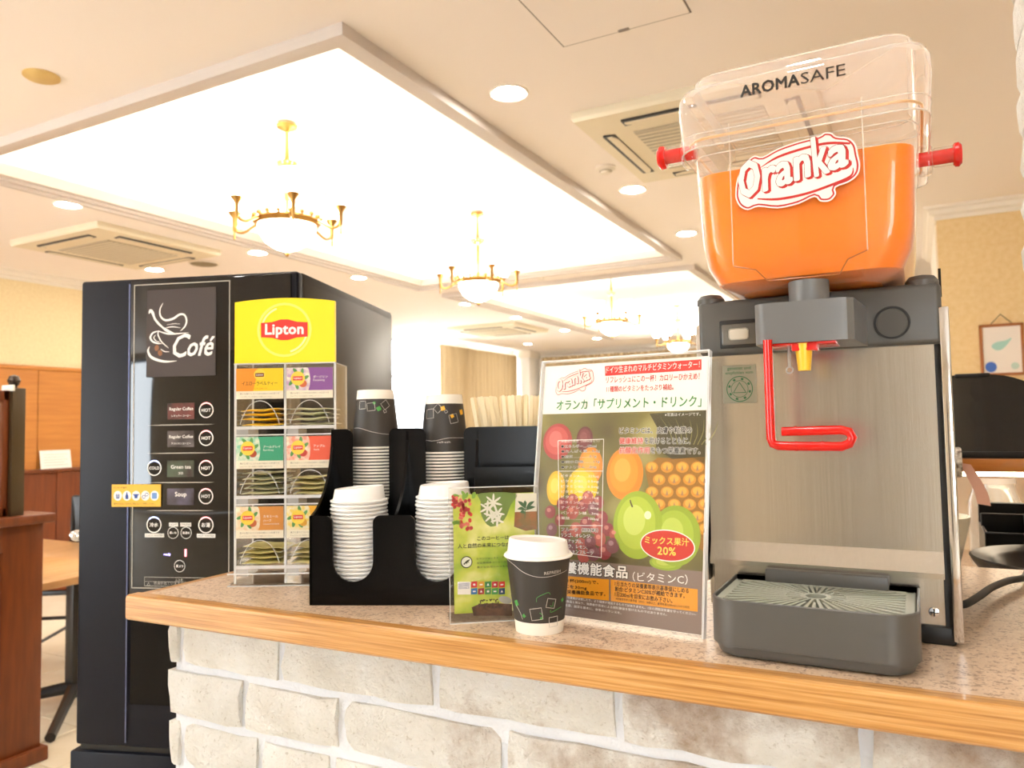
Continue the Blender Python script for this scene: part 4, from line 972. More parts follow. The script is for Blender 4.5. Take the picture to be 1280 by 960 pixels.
# ================================================================ black cup and lid holder
HD = math.radians(24); HO = Vector((-0.754, 0.808, CT)); HR = Matrix.Rotation(HD, 4, 'Z')
hw = lambda x, y, z: HO + (HR @ Vector((x, y, z)))
t = thing('cup_holder', 'black acrylic organiser holding paper cups, lids and stirrers', 'organiser', HO, HD)
BK = M['black']; W = 0.325
def arc(cx, cz, r, a0, a1, n=8): return [(cx+r*math.cos(math.radians(a0+(a1-a0)*k/n)), cz+r*math.sin(math.radians(a0+(a1-a0)*k/n))) for k in range(n+1)]
def slotted(zt, slots, zbot, x0=0.0, x1=W, r=0.010):
    """front outline with round-bottomed slots cut from the top edge"""
    p = [(x0, 0.0), (x1, 0.0), (x1, zt)]
    for a, b_ in reversed(slots):
        hwid = (b_-a)/2; cx = (a+b_)/2
        p += arc(b_+r, zt-r, r, 90, 180, 5)
        p += arc(cx, zbot+hwid, hwid, 0, -180, 14)
        p += arc(a-r, zt-r, r, 0, 90, 5)
    return p+[(x0, zt)]
MB().prism(slotted(0.123, [(0.033, 0.090), (0.149, 0.208)], 0.032), 0.0, 0.004, 'y').build('front_panel', BK, t, ang=30)
MB().prism(slotted(0.243, [(0.033, 0.090), (0.146, 0.205)], 0.115), 0.100, 0.104, 'y').build('middle_panel', BK, t, ang=30)
MB().box(0.0, W, 0.200, 0.204, 0.0, 0.20).build('back_panel', BK, t, smooth=False)
side = [(0.0, 0.0), (0.204, 0.0), (0.204, 0.243), (0.10, 0.243)] + smoothp([(0.10, 0.235), (0.092, 0.20), (0.072, 0.165), (0.035, 0.135), (0.004, 0.123)], 4) + [(0.0, 0.123)]
side2 = [(0.004, 0.0), (0.200, 0.0), (0.200, 0.238), (0.10, 0.238)] + smoothp([(0.10, 0.225), (0.088, 0.19), (0.066, 0.155), (0.030, 0.128), (0.004, 0.118)], 4)
for x, pr in ((0.0, side), (W-0.004, side)): MB().prism(pr, x+0.0002, x+0.0038, 'x').build('side_panel', BK, t, ang=30)
for x in (0.1165, 0.2235): MB().prism(side2, x, x+0.004, 'x').build('divider', BK, t, ang=30)
MB().box(0.004, W-0.004, 0.004, 0.20, 0.0, 0.004).build('bottom', BK, t, smooth=False)
MB().box(0.004, 0.2235, 0.104, 0.20, 0.118, 0.1215).build('cup_shelf', BK, t, smooth=False)
MB().box(0.2275, W-0.004, 0.104, 0.20, 0.146, 0.150).build('stirrer_shelf', BK, t, smooth=False)
MB().box(0.2275, W-0.004, 0.050, 0.054, 0.0, 0.185).build('pocket_front', BK, t, smooth=False)

paper = mat('cup_paper', '#f5efe2', 0.55); sleeve = mat('sleeve_charcoal', '#35312d', 0.5); wl_ = mat('fine_white_line', '#cfcac0', 0.5)
gsq = mat('green_print', '#4aa34a', 0.5); ysq = mat('amber_print', '#f0b429', 0.5)
CH_, RB, RT = 0.092, 0.0285, 0.0385
def crad(z): return RB+(RT-RB)*z/(CH_-0.0025)
def cup_parts():
    body = MB().lathe([(0.001, 0.006), (RB-0.002, 0.006), (RB-0.0016, 0.0), (RB, 0.0), (RT, CH_-0.0025), (RT+0.0014, CH_-0.0022), (RT+0.0016, CH_-0.001), (RT+0.0010, CH_), (RT-0.0006, CH_-0.0006), (RB-0.0012, 0.008)], 36, cap0=False)
    slv = MB().lathe([(crad(0.0145)+0.0002, 0.0145), (crad(CH_-0.0030)+0.0002, CH_-0.0030)], 36)
    return body, slv
def on_cup(a, z, off=0.0005): r = crad(z)+off; return Vector((r*math.sin(a), -r*math.cos(a), z))
def cup_square(o, a, z, s, rot, m, fill=False):
    pts = []
    for k in range(4):
        th = rot+PI/2*k+PI/4; pts.append((a+s*math.cos(th)/crad(z), z+s*math.sin(th)))
    if fill:
        me = bpy.data.meshes.new('printed_square'); n = 4; vs = []; fs = []
        for i in range(n+1):
            for j in range(n+1):
                u, v_ = i/n, j/n
                p = [(pts[0][k]*(1-u)+pts[1][k]*u)*(1-v_)+(pts[3][k]*(1-u)+pts[2][k]*u)*v_ for k in (0, 1)]
                vs.append(on_cup(p[0], p[1], 0.0006))
        for i in range(n):
            for j in range(n): a_ = i*(n+1)+j; fs.append((a_, a_+1, a_+n+2, a_+n+1))
        me.from_pydata(vs, [], fs); return link('printed_square', me, m, o)
    path = []
    for k in range(4):
        p, q = pts[k], pts[(k+1) % 4]
        path += [on_cup(p[0]+(q[0]-p[0])*i/4, p[1]+(q[1]-p[1])*i/4) for i in range(4)]
    return MB().tube(path, 0.00032, 4, closed=True).build('printed_outline', m, o)
def cup_curve(o, pts, m=None, r=0.0003): return MB().tube([on_cup(a, z) for a, z in smoothp(pts, 5)], r, 4).build('printed_curve', m or wl_, o)
bmesh_, smesh_ = cup_parts()
cup_b = bmesh_.build('cup_wall', paper, ang=30); cup_s = smesh_.build('sleeve', sleeve)
COL.objects.unlink(cup_b); COL.objects.unlink(cup_s)
def new_cup(name, label, loc, rot=(0, 0, 0), group=None):
    e = thing(name, label, 'paper cup', loc, 0, group, rot)
    for src in (cup_b, cup_s):
        c = src.copy(); COL.objects.link(c); c.parent = e
    return e
STEP = 0.0049
for st_, (x, ztop, deco) in enumerate(((0.0565, 0.304, 'g'), (0.167, 0.2945, 'y'))):
    stack = 'left' if st_ == 0 else 'right'
    n = int(round((ztop-CH_-0.1222)/STEP))+1
    for k in range(n):
        z = ztop-k*STEP
        lab = 'upside-down charcoal paper cup with %s squares topping the %s cup stack' % ('green' if st_ == 0 else 'amber', stack) if k == 0 else 'upside-down paper cup, %s from the top of the %s cup stack' % (nth(k), stack)
        e = new_cup('paper_cup', lab, hw(x+0.0004*math.sin(k*1.7), 0.152, z), (PI, 0, HD+PI+(0.3 if k == 0 else 0)), 'stacked paper cups')
        if k == 0:
            # inverted: print is read from above, angles mirrored (flipped about x, then turned)
            if deco == 'g':
                cup_square(e, 0.28, 0.027, 0.0085, 0.1, wl_); cup_square(e, -0.10, 0.030, 0.0045, 0.5, gsq, True); cup_square(e, 0.12, 0.021, 0.0028, 0.2, gsq, True); cup_square(e, -0.45, 0.024, 0.008, 0.6, wl_); cup_square(e, -0.40, 0.034, 0.003, 0.4, wl_); cup_square(e, 0.75, 0.024, 0.0085, 0.05, wl_)
                cup_curve(e, [(1.3, 0.060), (0.8, 0.060), (0.2, 0.066), (-0.4, 0.070), (-1.0, 0.070)])
            else:
                cup_square(e, 0.20, 0.022, 0.0045, 0.3, ysq, True); cup_square(e, -0.25, 0.034, 0.0038, 0.5, ysq, True); cup_square(e, -0.32, 0.038, 0.0095, 0.2, wl_); cup_square(e, 0.45, 0.022, 0.0075, 0.8, wl_); cup_square(e, 0.05, 0.027, 0.0028, 0.6, wl_); cup_square(e, -0.85, 0.028, 0.0055, 0.2, ysq, True); cup_square(e, 0.9, 0.030, 0.010, 0.1, wl_)
                cup_curve(e, [(1.2, 0.070), (0.6, 0.072), (0.0, 0.068), (-0.6, 0.068), (-1.1, 0.069)])
                text(e, 'refresh', wl_, 0, 0, w=0.020, h=0.0032, mapf=lambda px, pz: on_cup(-(px-0.016)/crad(0.075)*1.0, 0.0755-pz, 0.0006))
# lids
lidm = mat('lid_white', '#f6f3ee', 0.35)
def lid_mesh():
    mb = MB(); seg = 40; loops = []
    for r, z, sl in ((0.0390, 0.0, 0), (0.0408, 0.0, 0), (0.0416, 0.0010, 0), (0.0412, 0.0026, 0), (0.0392, 0.0034, 0), (0.0378, 0.0040, 0), (0.0372, 0.0060, 0), (0.0352, 0.0190, 1.0), (0.0342, 0.0205, 1.0), (0.0330, 0.0205, 1.0), (0.0318, 0.0185, 0.9), (0.001, 0.0175, 0.4)):
        loops.append([(r*math.cos(2*PI*i/seg), r*math.sin(2*PI*i/seg), z+sl*0.0022*math.cos(2*PI*i/seg)) for i in range(seg)])
    mb.loft(loops, False, True); return mb
lid0 = lid_mesh().build('takeaway_lid', lidm, ang=40); COL.objects.unlink(lid0)
for st_, (x, zt) in enumerate(((0.0565, 0.138), (0.1815, 0.142))):
    n = int((zt-0.005)/0.0055)+1
    for k in range(n):
        o = lid0.copy(); COL.objects.link(o); o.location = hw(x+0.0006*math.sin(k*2.1+st_), 0.0525, zt-k*0.0055); o.rotation_euler = (0, 0, HD+rb.uniform(-.3, .3))
        tag(o, 'white plastic cup lid, %s from the top of the %s lid stack' % (nth(k), 'left' if st_ == 0 else 'right'), 'lid', 'stacked cup lids')
# wooden stirrers
stm = [mat('birch_a', '#f8e8c4', 0.6), mat('birch_b', '#ecd6a8', 0.6), mat('birch_c', '#f2dfb6', 0.6)]
smb = MB().prism(rr(0.0, 0.071, 0.0029, 0.071, 0.0028, 4), -0.0007, 0.0007, 'y')
st0 = []
for mm in stm:
    s_ = MB(); s_.v = list(smb.v); s_.f = list(smb.f); o = s_.build('stirring_stick', mm); COL.objects.unlink(o); st0.append(o)
NS = 32
for k in range(NS):
    f = k/(NS-1); xx = 0.236+0.076*f+rb.uniform(-.001, .001); ln = math.radians(-11+18*f**1.5+rb.uniform(-2, 2)); 
    o = st0[k % 3].copy(); COL.objects.link(o); o.location = hw(xx, 0.135+0.045*((k*7) % 5)/4, 0.1503); o.rotation_euler = (math.radians(rb.uniform(-4, 2)), ln, HD+math.radians(rb.uniform(-12, 12)))
    tag(o, 'pale wooden stirring stick, %s from the left in the black organiser' % nth(k), 'stirring stick', 'wooden stirring sticks')

# ================================================================ the filled cup in front
t = new_cup('paper_cup', 'upright charcoal paper cup with white lid standing at the counter front', (-0.4100, 0.830, CT), (0, 0, math.radians(27)))
l = lid0.copy(); COL.objects.link(l); l.parent = t; l.name = 'lid'; l.location = (0, 0, CH_-0.0045); l.rotation_euler = (0, 0, math.radians(200))
cup_square(t, -0.12, 0.0255, 0.0095, 0.15, wl_); cup_square(t, 0.42, 0.0375, 0.0075, -0.2, wl_); cup_square(t, 0.55, 0.0155, 0.008, 0.05, wl_)
cup_square(t, 0.06, 0.0205, 0.0018, 0.5, gsq, True); cup_square(t, -0.95, 0.036, 0.0045, 0.4, gsq, True); cup_square(t, -0.62, 0.0225, 0.0028, 0.7, gsq, True); cup_square(t, 0.95, 0.039, 0.0028, 0.6, gsq, True)
cup_curve(t, [(0.0, 0.027), (0.12, 0.024), (0.02, 0.021)], gsq); cup_curve(t, [(-0.1, 0.040), (-0.08, 0.045), (0.15, 0.049), (0.32, 0.0505), (0.38, 0.048)], gsq); cup_curve(t, [(0.38, 0.035), (0.48, 0.034), (0.50, 0.039)], gsq)
cup_curve(t, [(-1.0, 0.034), (-0.8, 0.026), (-0.7, 0.018)]); cup_curve(t, [(0.42, 0.030), (0.42, 0.027), (0.75, 0.030), (0.9, 0.031)], gsq)
cup_curve(t, [(-1.3, 0.086), (-0.9, 0.082), (-0.5, 0.074), (-0.1, 0.0695), (0.3, 0.069), (0.7, 0.071), (1.1, 0.073)])
text(t, 'REFRESH', wl_, 0, 0, w=0.021, h=0.0034, bold=0.01, mapf=lambda px, pz: on_cup((px+0.006)/crad(0.072), 0.0715+pz+px*0.05, 0.0006))

# ================================================================ small leaflet stand
SF = Frame((-0.519, 0.804, CT), 37)
t = thing('leaflet_stand', 'small clear acrylic stand with a green coffee leaflet behind the lidded cup', 'sign stand', (-0.519, 0.804, CT), math.radians(37))
MB().box(-0.001, 0.1125, 0.0, 0.002, 0.0, 0.168).build('front_sheet', AC, t, smooth=False)
MB().box(-0.001, 0.1125, 0.0045, 0.0065, 0.0, 0.168).box(-0.001, 0.1125, 0.0065, 0.055, 0.0, 0.002).build('back_sheet', AC, t, smooth=False)
for a in ((-0.0014, -0.0006, 0.0, 0.168), (0.1121, 0.1129, 0.0, 0.168), (-0.001, 0.1125, 0.1672, 0.1684), (-0.001, 0.1125, 0.0, 0.0012)): MB().box(a[0], a[1], -0.0002, 0.0022, a[2], a[3]).build('edge', AE, t, smooth=False)
m, nt, b = custom('green_leaflet', 0.5); v = texco(nt, (1, 1, 1))
n1 = tnoise(nt, v, 22, 3); cc = ramp(nt, n1, [(0.3, '#7fae2a'), (0.5, '#c6cf4a'), (0.7, '#ece7a4')]).outputs[0]; nt.links.new(cc, b.inputs['Base Color'])
lf = MB().box(0.0045, 0.1075, 0.0031, 0.0036, 0.012, 0.159).build('leaflet', m, t, smooth=False); y = 0.0031
sx = lambda u, v_: SF.p(555+u/9.6, 600+v_/9.6, 0.003)
soft = mat('leaflet_dark_green', '#6f8a3f', 0.5); flat(lf, 'photo_ground', soft, smoothp([sx(430,160), sx(860,160), sx(800,300), sx(720,480), sx(560,560), sx(450,430), sx(440,260)], 3, True), y, 1)
rb2 = random.Random(5)
bp = [[], [], []]
for k in range(60):
    u = rb2.choice([rb2.uniform(105, 230), rb2.uniform(190, 330)]); v_ = rb2.uniform(175, 330) if u < 190 else rb2.uniform(230, 590)
    p = sx(u, v_); bp[k % 3].append(ell(p[0], p[1], 0.0022, 0.0024, 10))
for k in range(3): flats(lf, 'berry_print', mat(['berry_red', 'berry_pink', 'berry_deep'][k], ['#d5342c', '#e87a6a', '#b01f22'][k], 0.5), bp[k], y, 2+k)
lp = []
for k in range(10):
    p = sx(rb2.uniform(100, 380), rb2.choice([rb2.uniform(160, 230), rb2.uniform(430, 600)])); lp.append(ell(p[0], p[1], 0.0042, 0.0019, 10, rb2.uniform(0, 3)))
flats(lf, 'leaf_print', mat('leaf_print_b', '#7fae3c', 0.5), lp, y, 2)
wpet = mat('petal_white', '#f1eee2', 0.5); pp = []
for cx_, cz_, n_, L in ((590, 270, 7, 105), (520, 340, 6, 95), (570, 430, 6, 95), (640, 400, 6, 85), (640, 480, 5, 80)):
    for k in range(n_):
        a = 2*PI*k/n_+cx_; p = sx(cx_+L*0.5*math.cos(a), cz_+L*0.5*math.sin(a)); pp.append(ell(p[0], p[1], L*0.55/9.6*0.00102, 0.0014, 12, -a))
flats(lf, 'blossom_print', wpet, pp, y, 3)
flat(lf, 'photo_ground', mat('pale_sky_print', '#e8e4d4', 0.5), [sx(860,160), sx(1110,158), sx(1112,380), sx(850,390)], y, 1)
flat(lf, 'photo_ground', mat('soil_print', '#a86a44', 0.5, noise=('#7f6a44', 90.0)), [sx(850,385), sx(1112,375), sx(1112,590), sx(980,610), sx(840,560)], y, 2)
dkl = mat('sprout_green', '#3f6a44', 0.5)
for a, c in (((975, 340), (885, 255)), ((975, 340), (970, 245)), ((985, 340), (1085, 255)), ((980, 360), (1095, 325)), ((975, 360), (880, 350)), ((975, 400), (910, 390))):
    mx_, mz_ = (a[0]+c[0])/2, (a[1]+c[1])/2-14; ribbon(lf, 'leaf', dkl, [sx(*a), sx(mx_, mz_), sx(*c)], [0.0008, 0.0042, 0.0003], y, 4)
ribbon(lf, 'stem', dkl, [sx(975, 330), sx(972, 390), sx(968, 460)], [0.001, 0.001, 0.001], y, 4)
dkt = mat('olive_print', '#3c4428', 0.5)
p = sx(400, 725); text(lf, 'このコーヒーは', dkt, p[0], p[1], w=0.040, y=y, layer=4, bold=0.02)
p = sx(165, 822); text(lf, '人と自然の未来につながります。', dkt, p[0], p[1], w=0.087, y=y, layer=4, bold=0.02)
p = sx(270, 985); ring(lf, 'seal_ring', dkt, p[0], p[1], 0.0062, 0.0074, y, 3); flat(lf, 'seal_disc', mat('seal_white', '#e9ecdc', 0.5), ell(p[0], p[1], 0.0063, 0.0063), y, 3)
flat(lf, 'frog_mark', dkt, [(p[0]+a*0.001, p[1]+c*0.001) for a, c in ((-4.2,-2.2),(-2.5,-0.5),(-1,1),(1,2.4),(3.6,3.4),(4.2,2.2),(2.4,1.0),(3.2,-0.6),(1.2,-0.2),(0.4,-2.4),(-1.2,-1.2),(-2.6,-3.2))], y, 5)
for k, s in enumerate(('レインフォレスト・アライアンス', '認証農園産コーヒー豆を使用し', '豊かな自然と人々を守ります')):
    p = sx(395, 955+k*52); text(lf, s, dkt, p[0], p[1], w=0.052, h=0.0024, y=y, layer=4)
sy = lambda u, v_: SF.p(555+u/7.53, 690+v_/7.53, 0.003)
flat(lf, 'goals_label', M['wpaint'], [sy(128, 280), sy(250, 280), sy(250, 400), sy(128, 400)], y, 3)
for k, s in enumerate(('SUSTAINABLE', 'DEVELOPMENT', 'GOALS')):
    p = sy(137, 308+k*20); text(lf, s, blu, p[0], p[1], w=0.0135, h=0.0022, y=y, layer=5, bold=0.01)
for k, (cA, cB) in enumerate((('#d8232f', '#2a6fb4'), ('#e0a030', '#a8262f'), ('#3a8a4a', '#4a8a4a'), ('#c8202f', '#3f9a4a'), ('#e23a2a', '#1f4a70'))):
    for j, c in enumerate((cA, cB)):
        u0 = 255+k*65; v0 = 280+j*64
        flat(lf, 'goal_tile', mat('goal'+c, c, 0.5), [sy(u0, v0), sy(u0+58, v0-6), sy(u0+58, v0+52), sy(u0, v0+56)], y, 3)
        p = sy(u0+29, v0+26); flat(lf, 'goal_icon', M['wpaint'], [ell(p[0], p[1], 0.0016, 0.0014, 10), rr(p[0], p[1], 0.0018, 0.0008, 0.0003, 2), [(p[0]-.0016, p[1]-.0012), (p[0]+.0016, p[1]-.0012), (p[0], p[1]+.0018)]][(k+j) % 3], y, 5)
cof = mat('coffee_sack', '#6d4630', 0.6, noise=('#43291b', 160.0))
flat(lf, 'photo_tray', cof, [sy(260, 520), sy(330, 490), sy(480, 480), sy(640, 490), sy(640, 600), sy(280, 600)], y, 2)
bp = []
for k in range(40):
    p = sy(rb2.uniform(330, 520), rb2.uniform(445, 530)); bp.append(ell(p[0], p[1], 0.0012, 0.0009, 8, rb2.uniform(0, 3)))
flats(lf, 'bean_print', mat('bean_dark', '#3b2217', 0.5), bp, y, 3)
p = sy(575, 450); flat(lf, 'spoon', mat('spoon_grey', '#b9b4a8', 0.5), ell(p[0], p[1], 0.0085, 0.0045, 20, -0.3), y, 5)

# ================================================================ large drink poster stand
GO = (-0.222, 0.868, CT+0.001); GT = -6.0; GL = 8.6
G = Tilted(GO, GT, GL); g = G.p
t = thing('poster_stand', 'large clear acrylic stand with a fruit drink poster left of the dispenser', 'sign stand', GO, 0)
t.rotation_euler = (Matrix.Rotation(math.radians(GT), 3, 'Z') @ Matrix.Rotation(math.radians(-GL), 3, 'X')).to_euler()
GW, GH = 0.236, 0.333
MB().box(-GW, 0.0, -0.0045, -0.0025, 0.0, GH).build('front_sheet', AC, t, smooth=False)
MB().box(-GW, 0.0, 0.0015, 0.0035, 0.0, GH).build('back_sheet', AC, t, smooth=False)
for a in ((-GW-0.0008, -GW+0.0012, 0.0, GH), (-0.0012, 0.0008, 0.0, GH), (-GW, 0.0, GH-0.001, GH+0.001)): MB().box(a[0], a[1], -0.0048, 0.0038, a[2], a[3]).build('edge', AE, t, smooth=False)
ft = MB().prism([(0.0037, 0.0012), (0.0037, 0.06), (0.10, 0.0185), (0.10, 0.0162)], -GW/2-0.02, -GW/2+0.02, 'x').build('rear_foot', AC, t, smooth=False)
white_p = mat('poster_white', '#f6f1e8', 0.45)
sh = MB().box(-GW+0.003, -0.003, 0.0, 0.0008, 0.003, GH-0.006).build('poster', white_p, t, smooth=False); y = 0.0
zA = lambda u, v_: g(670+u/5.333, 430+v_/5.333)     # enlarged views of the photograph used for tracing
zB = lambda u, v_: g(670+u/5.052, 600+v_/5.052)
XL, XR = -GW+0.0035, -0.0035
m, nt, b = custom('fruit_photo_ground', 0.45); v = texco(nt, (1, 1, 1))
cc = ramp(nt, tnoise(nt, v, 9, 2), [(0.35, '#4b4026'), (0.55, '#7d743a'), (0.7, '#c4b878')]).outputs[0]; nt.links.new(cc, b.inputs['Base Color'])
tl, tr_ = zA(85, 468), zA(1158, 440); bl, br = zB(60, 488), zB(1095, 582)
flat(sh, 'photo_ground', m, [(XL, bl[1]), (XR, br[1]), (XR, tr_[1]), (XL, tl[1])], y, 1)
flat(sh, 'grey_band', mat('grey_band', '#87746a', 0.45), [(XL, 0.0035), (XR, 0.0035), (XR, br[1]), (XL, bl[1])], y, 1)
# fruit
def clipx(p): return [(min(max(a, XL), XR), c) for a, c in p]
def fr_(name, cols, c, rx, rz, lay, rot=0.0, hl=(-0.25, 0.25)):
    for k, (cl, s) in enumerate(zip(cols, (1.0, 0.78, 0.45))):
        flat(sh, name, mat('print'+cl, cl, 0.45), clipx(ell(c[0]+hl[0]*rx*(1-s), c[1]+hl[1]*rz*(1-s), rx*s, rz*s, 30, rot)), y, lay+k*0.3)
u_ = 0.00093     # one photo pixel on the sheet
fr_('plum_print', ('#b0413c', '#c95650', '#d8706a'), g(697, 552), 24*u_, 26*u_, 2)
fr_('plum_print', ('#6b3434', '#7f4040', '#8f5050'), g(731, 549), 13*u_, 18*u_, 2)
fr_('peach_print', ('#e08a2c', '#eb9d38', '#f2b050'), g(738, 583), 19*u_, 27*u_, 2.2)
fr_('lemon_print', ('#e6b21f', '#efc432', '#f5d75c'), g(695, 610), 15*u_, 24*u_, 2.2)
fr_('lemon_print', ('#e3c01c', '#eccd2c', '#f3dd62'), g(728, 608), 24*u_, 26*u_, 2.8)
fr_('orange_print', ('#ea8a22', '#f19a2c', '#f6ae48'), g(781, 592), 27*u_, 35*u_, 2.6)
# pineapple: dark crown, then rows of eyes
cr = mat('crown_print', '#4a4426', 0.45); lt = mat('crown_light_print', '#8d8752', 0.45)
flat(sh, 'crown_print', cr, [g(812, 517), (XR, g(887, 513)[1]), (XR, g(887, 580)[1]), g(866, 572), g(840, 574), g(820, 560), g(822, 535)], y, 2)
for k in range(9):
    a = g(842+k*5, 556); c = g(826+k*9, 522+((k*5) % 9)); ribbon(sh, 'crown_leaf_print', lt, [a, ((a[0]+c[0])/2+0.003, (a[1]+c[1])/2), c], [0.0012, 0.0009, 0.0002], y, 2.4)
flat(sh, 'pineapple_print', mat('pine_base', '#9a6a1e', 0.45), [g(806, 585), g(822, 572), g(850, 573), (XR, g(887, 571)[1]), (XR, g(887, 690)[1]), g(845, 660), g(818, 640)], y, 2)
e1 = []; e2 = []; e3 = []
for j in range(6):
    for i in range(5):
        u = 815+i*19+(9 if j % 2 else 0); v_ = 584+j*15.5
        if u < 884 and (v_ < 640 or u > 832): p = g(u, v_); e1.append(clipx(ell(p[0], p[1], 0.0082, 0.0068, 14))); e2.append(clipx(ell(p[0], p[1]+0.0012, 0.0058, 0.0044, 12))); e3.append([(p[0]-.0018, p[1]-.004), (p[0]+.0018, p[1]-.004), (p[0], p[1]+.003)])
flats(sh, 'pineapple_eye_print', mat('pine_eye', '#d3902c', 0.45), e1, y, 2.5); flats(sh, 'pineapple_eye_print', mat('pine_eye_l', '#e8ae48', 0.45), e2, y, 2.8); flats(sh, 'pineapple_eye_print', mat('pine_tip', '#a9805c', 0.45), e3, y, 3.1)
fr_('apple_print', ('#8fa82a', '#a5bb36', '#bccb55'), g(832, 704), 22*u_, 9*u_, 2.2)
fr_('apple_print', ('#96ac2e', '#a9bf3a', '#bfd058'), (XR-0.034, g(880, 672)[1]), 33*u_, 38*u_, 3.4)
fr_('apple_print', ('#9db42e', '#b3c63c', '#cbd868'), g(797, 656), 35*u_, 44*u_, 3.8)
flat(sh, 'apple_gloss_print', mat('gloss_print', '#eef0c4', 0.45), ell(*g(810, 644), 0.0045, 0.005, 16), y, 5); ribbon(sh, 'apple_stem_print', mat('stem_print', '#5b5226', 0.45), [g(791, 634), g(789, 629), g(788, 625)], [0.0022, 0.002, 0.0016], y, 5)
gp = [[], [], []]; rg = random.Random(4)
for (u, v_) in [(688, 640), (690, 662), (700, 650), (703, 630), (716, 640), (729, 632), (742, 636), (752, 648), (745, 660), (733, 655), (720, 662), (708, 668), (694, 682), (712, 686), (726, 680), (738, 678), (750, 674), (760, 662), (769, 668), (766, 682), (756, 690), (742, 692), (730, 694), (700, 696), (716, 626), (735, 622), (748, 628)]:
    p = g(u, v_); gp[rg.randrange(3)].append((p, rg.uniform(0.0075, 0.0095)))
for k, c in enumerate(('#8f3a3f', '#b0554c', '#7c4a52')):
    flats(sh, 'grape_print', mat('grape'+c, c, 0.45), [ell(p[0], p[1], r, r*1.05, 16) for p, r in gp[k]], y, 3.2+k*0.3); flats(sh, 'grape_gloss_print', mat('grapel'+c, ['#c27a72', '#d98a7c', '#a98088'][k], 0.45), [ell(p[0]-r*.25, p[1]+r*.3, r*.4, r*.35, 10) for p, r in gp[k]], y, 4.2)
# heading
flat(sh, 'banner', lred, [zA(460, 148), zA(1104, 102), zA(1104, 172), zA(462, 213)], y, 2)
def line_(s, a, c, h, mm, lay=4, bold=0.01, out=None):
    """text from photo point a (left, baseline) to c (right, baseline), h tall"""
    w_ = math.hypot(c[0]-a[0], c[1]-a[1]); ro = math.atan2(c[1]-a[1], c[0]-a[0])
    if out: text(sh, s, out, a[0], a[1], w=w_, h=h, y=y, layer=lay-1, bold=bold+0.055, rot=ro, ref=bold)
    text(sh, s, mm, a[0], a[1], w=w_, h=h, y=y, layer=lay, bold=bold, rot=ro)
line_('ドイツ生まれのマルチビタミンウォーター！', zA(468, 196), zA(1092, 158), 0.0088, M['wpaint'])
line_('リフレッシュにこの一杯！カロリーひかえめ！', zA(468, 262), zA(1090, 238), 0.0088, M['redprint'], bold=0.015)
line_('11種類のビタミンをたっぷり補給。', zA(470, 322), zA(918, 306), 0.0078, M['redprint'], bold=0.015)
line_('オランカ「サプリメント・ドリンク」', zA(138, 443), zA(1102, 418), 0.0140, mat('heading_green', '#3f8a45', 0.45), bold=0.022)
def oranka(parent, P, y, lay=2, sc=1.0, ground=True):
    """the oval script logo; P maps enlarged-view units to local coordinates"""
    out = smoothp([(88,780),(98,705),(130,640),(165,592),(200,570),(245,576),(330,530),(450,488),(565,458),(598,438),(640,440),(668,460),(735,468),(776,505),(790,565),(802,625),(788,680),(738,722),(662,752),(664,792),(628,830),(572,832),(540,806),(450,846),(330,872),(220,862),(160,882),(115,862),(92,822)], 3, True)
    pts = [P(*p) for p in out]; wc = mat('logo_white', '#f6e2da', 0.4); rd = mat('logo_red', '#bf2a24', 0.4); k = sc
    if ground: flat(parent, 'logo_ground', wc, pts, y, lay)
    flat(parent, 'logo_band', rd, offset_poly(pts, 0.0016*k), y, lay+1); flat(parent, 'logo_band', wc, offset_poly(pts, 0.0034*k), y, lay+2)
    ribbon(parent, 'logo_swash', rd, [P(*p) for p in ((232, 640), (330, 580), (480, 530), (620, 500), (745, 502))], [0.0006*k, 0.0026*k, 0.0028*k, 0.0028*k, 0.0022*k], y, lay+3)
    ribbon(parent, 'logo_swash', rd, [P(*p) for p in ((215, 818), (330, 820), (480, 792), (620, 745), (745, 690), (762, 640))], [0.0014*k, 0.0028*k, 0.0028*k, 0.0028*k, 0.0024*k, 0.0006*k], y, lay+3)
    o = P(112, 815); e = P(745, 640); wd = e[0]-o[0]; ro = math.atan2(P(745, 610)[1]-P(180, 800)[1], P(745, 610)[0]-P(180, 800)[0])
    for mm, dx, dz, bo, ly in ((rd, 0.0022*k, -0.0016*k, 0.045, 4), (rd, 0.0011*k, -0.0008*k, 0.045, 4.4), (mat('logo_keyline', '#5a1a16', 0.4), 0, 0, 0.036, 4.8), (wc, 0, 0, 0.024, 5.2)):
        text(parent, 'O', mm, P(128, 815)[0]+dx, P(128, 815)[1]+dz, w=abs(P(240, 700)[0]-P(128, 700)[0]), h=abs(P(200, 610)[1]-P(200, 815)[1])*0.98, y=y, layer=lay+ly, bold=bo+0.03, shear=0.25, rot=ro*0.6, ref=0.05)
        text(parent, 'ran', mm, P(252, 775)[0]+dx, P(252, 775)[1]+dz, w=abs(P(548, 700)[0]-P(262, 700)[0]), h=abs(P(300, 620)[1]-P(300, 745)[1]), y=y, layer=lay+ly, bold=bo+0.012, shear=0.25, rot=ro, ref=0.03)
        text(parent, 'k', mm, P(545, 690)[0]+dx, P(545, 690)[1]+dz, w=abs(P(640, 700)[0]-P(545, 700)[0]), h=abs(P(600, 470)[1]-P(600, 690)[1]), y=y, layer=lay+ly, bold=bo+0.012, shear=0.25, rot=ro, ref=0.03)
        text(parent, 'a', mm, P(632, 655)[0]+dx, P(632, 655)[1]+dz, w=abs(P(735, 700)[0]-P(632, 700)[0]), h=abs(P(700, 520)[1]-P(700, 642)[1]), y=y, layer=lay+ly, bold=bo+0.012, shear=0.25, rot=ro, ref=0.03)
lo = zA(128, 345); hi = zA(393, 155)
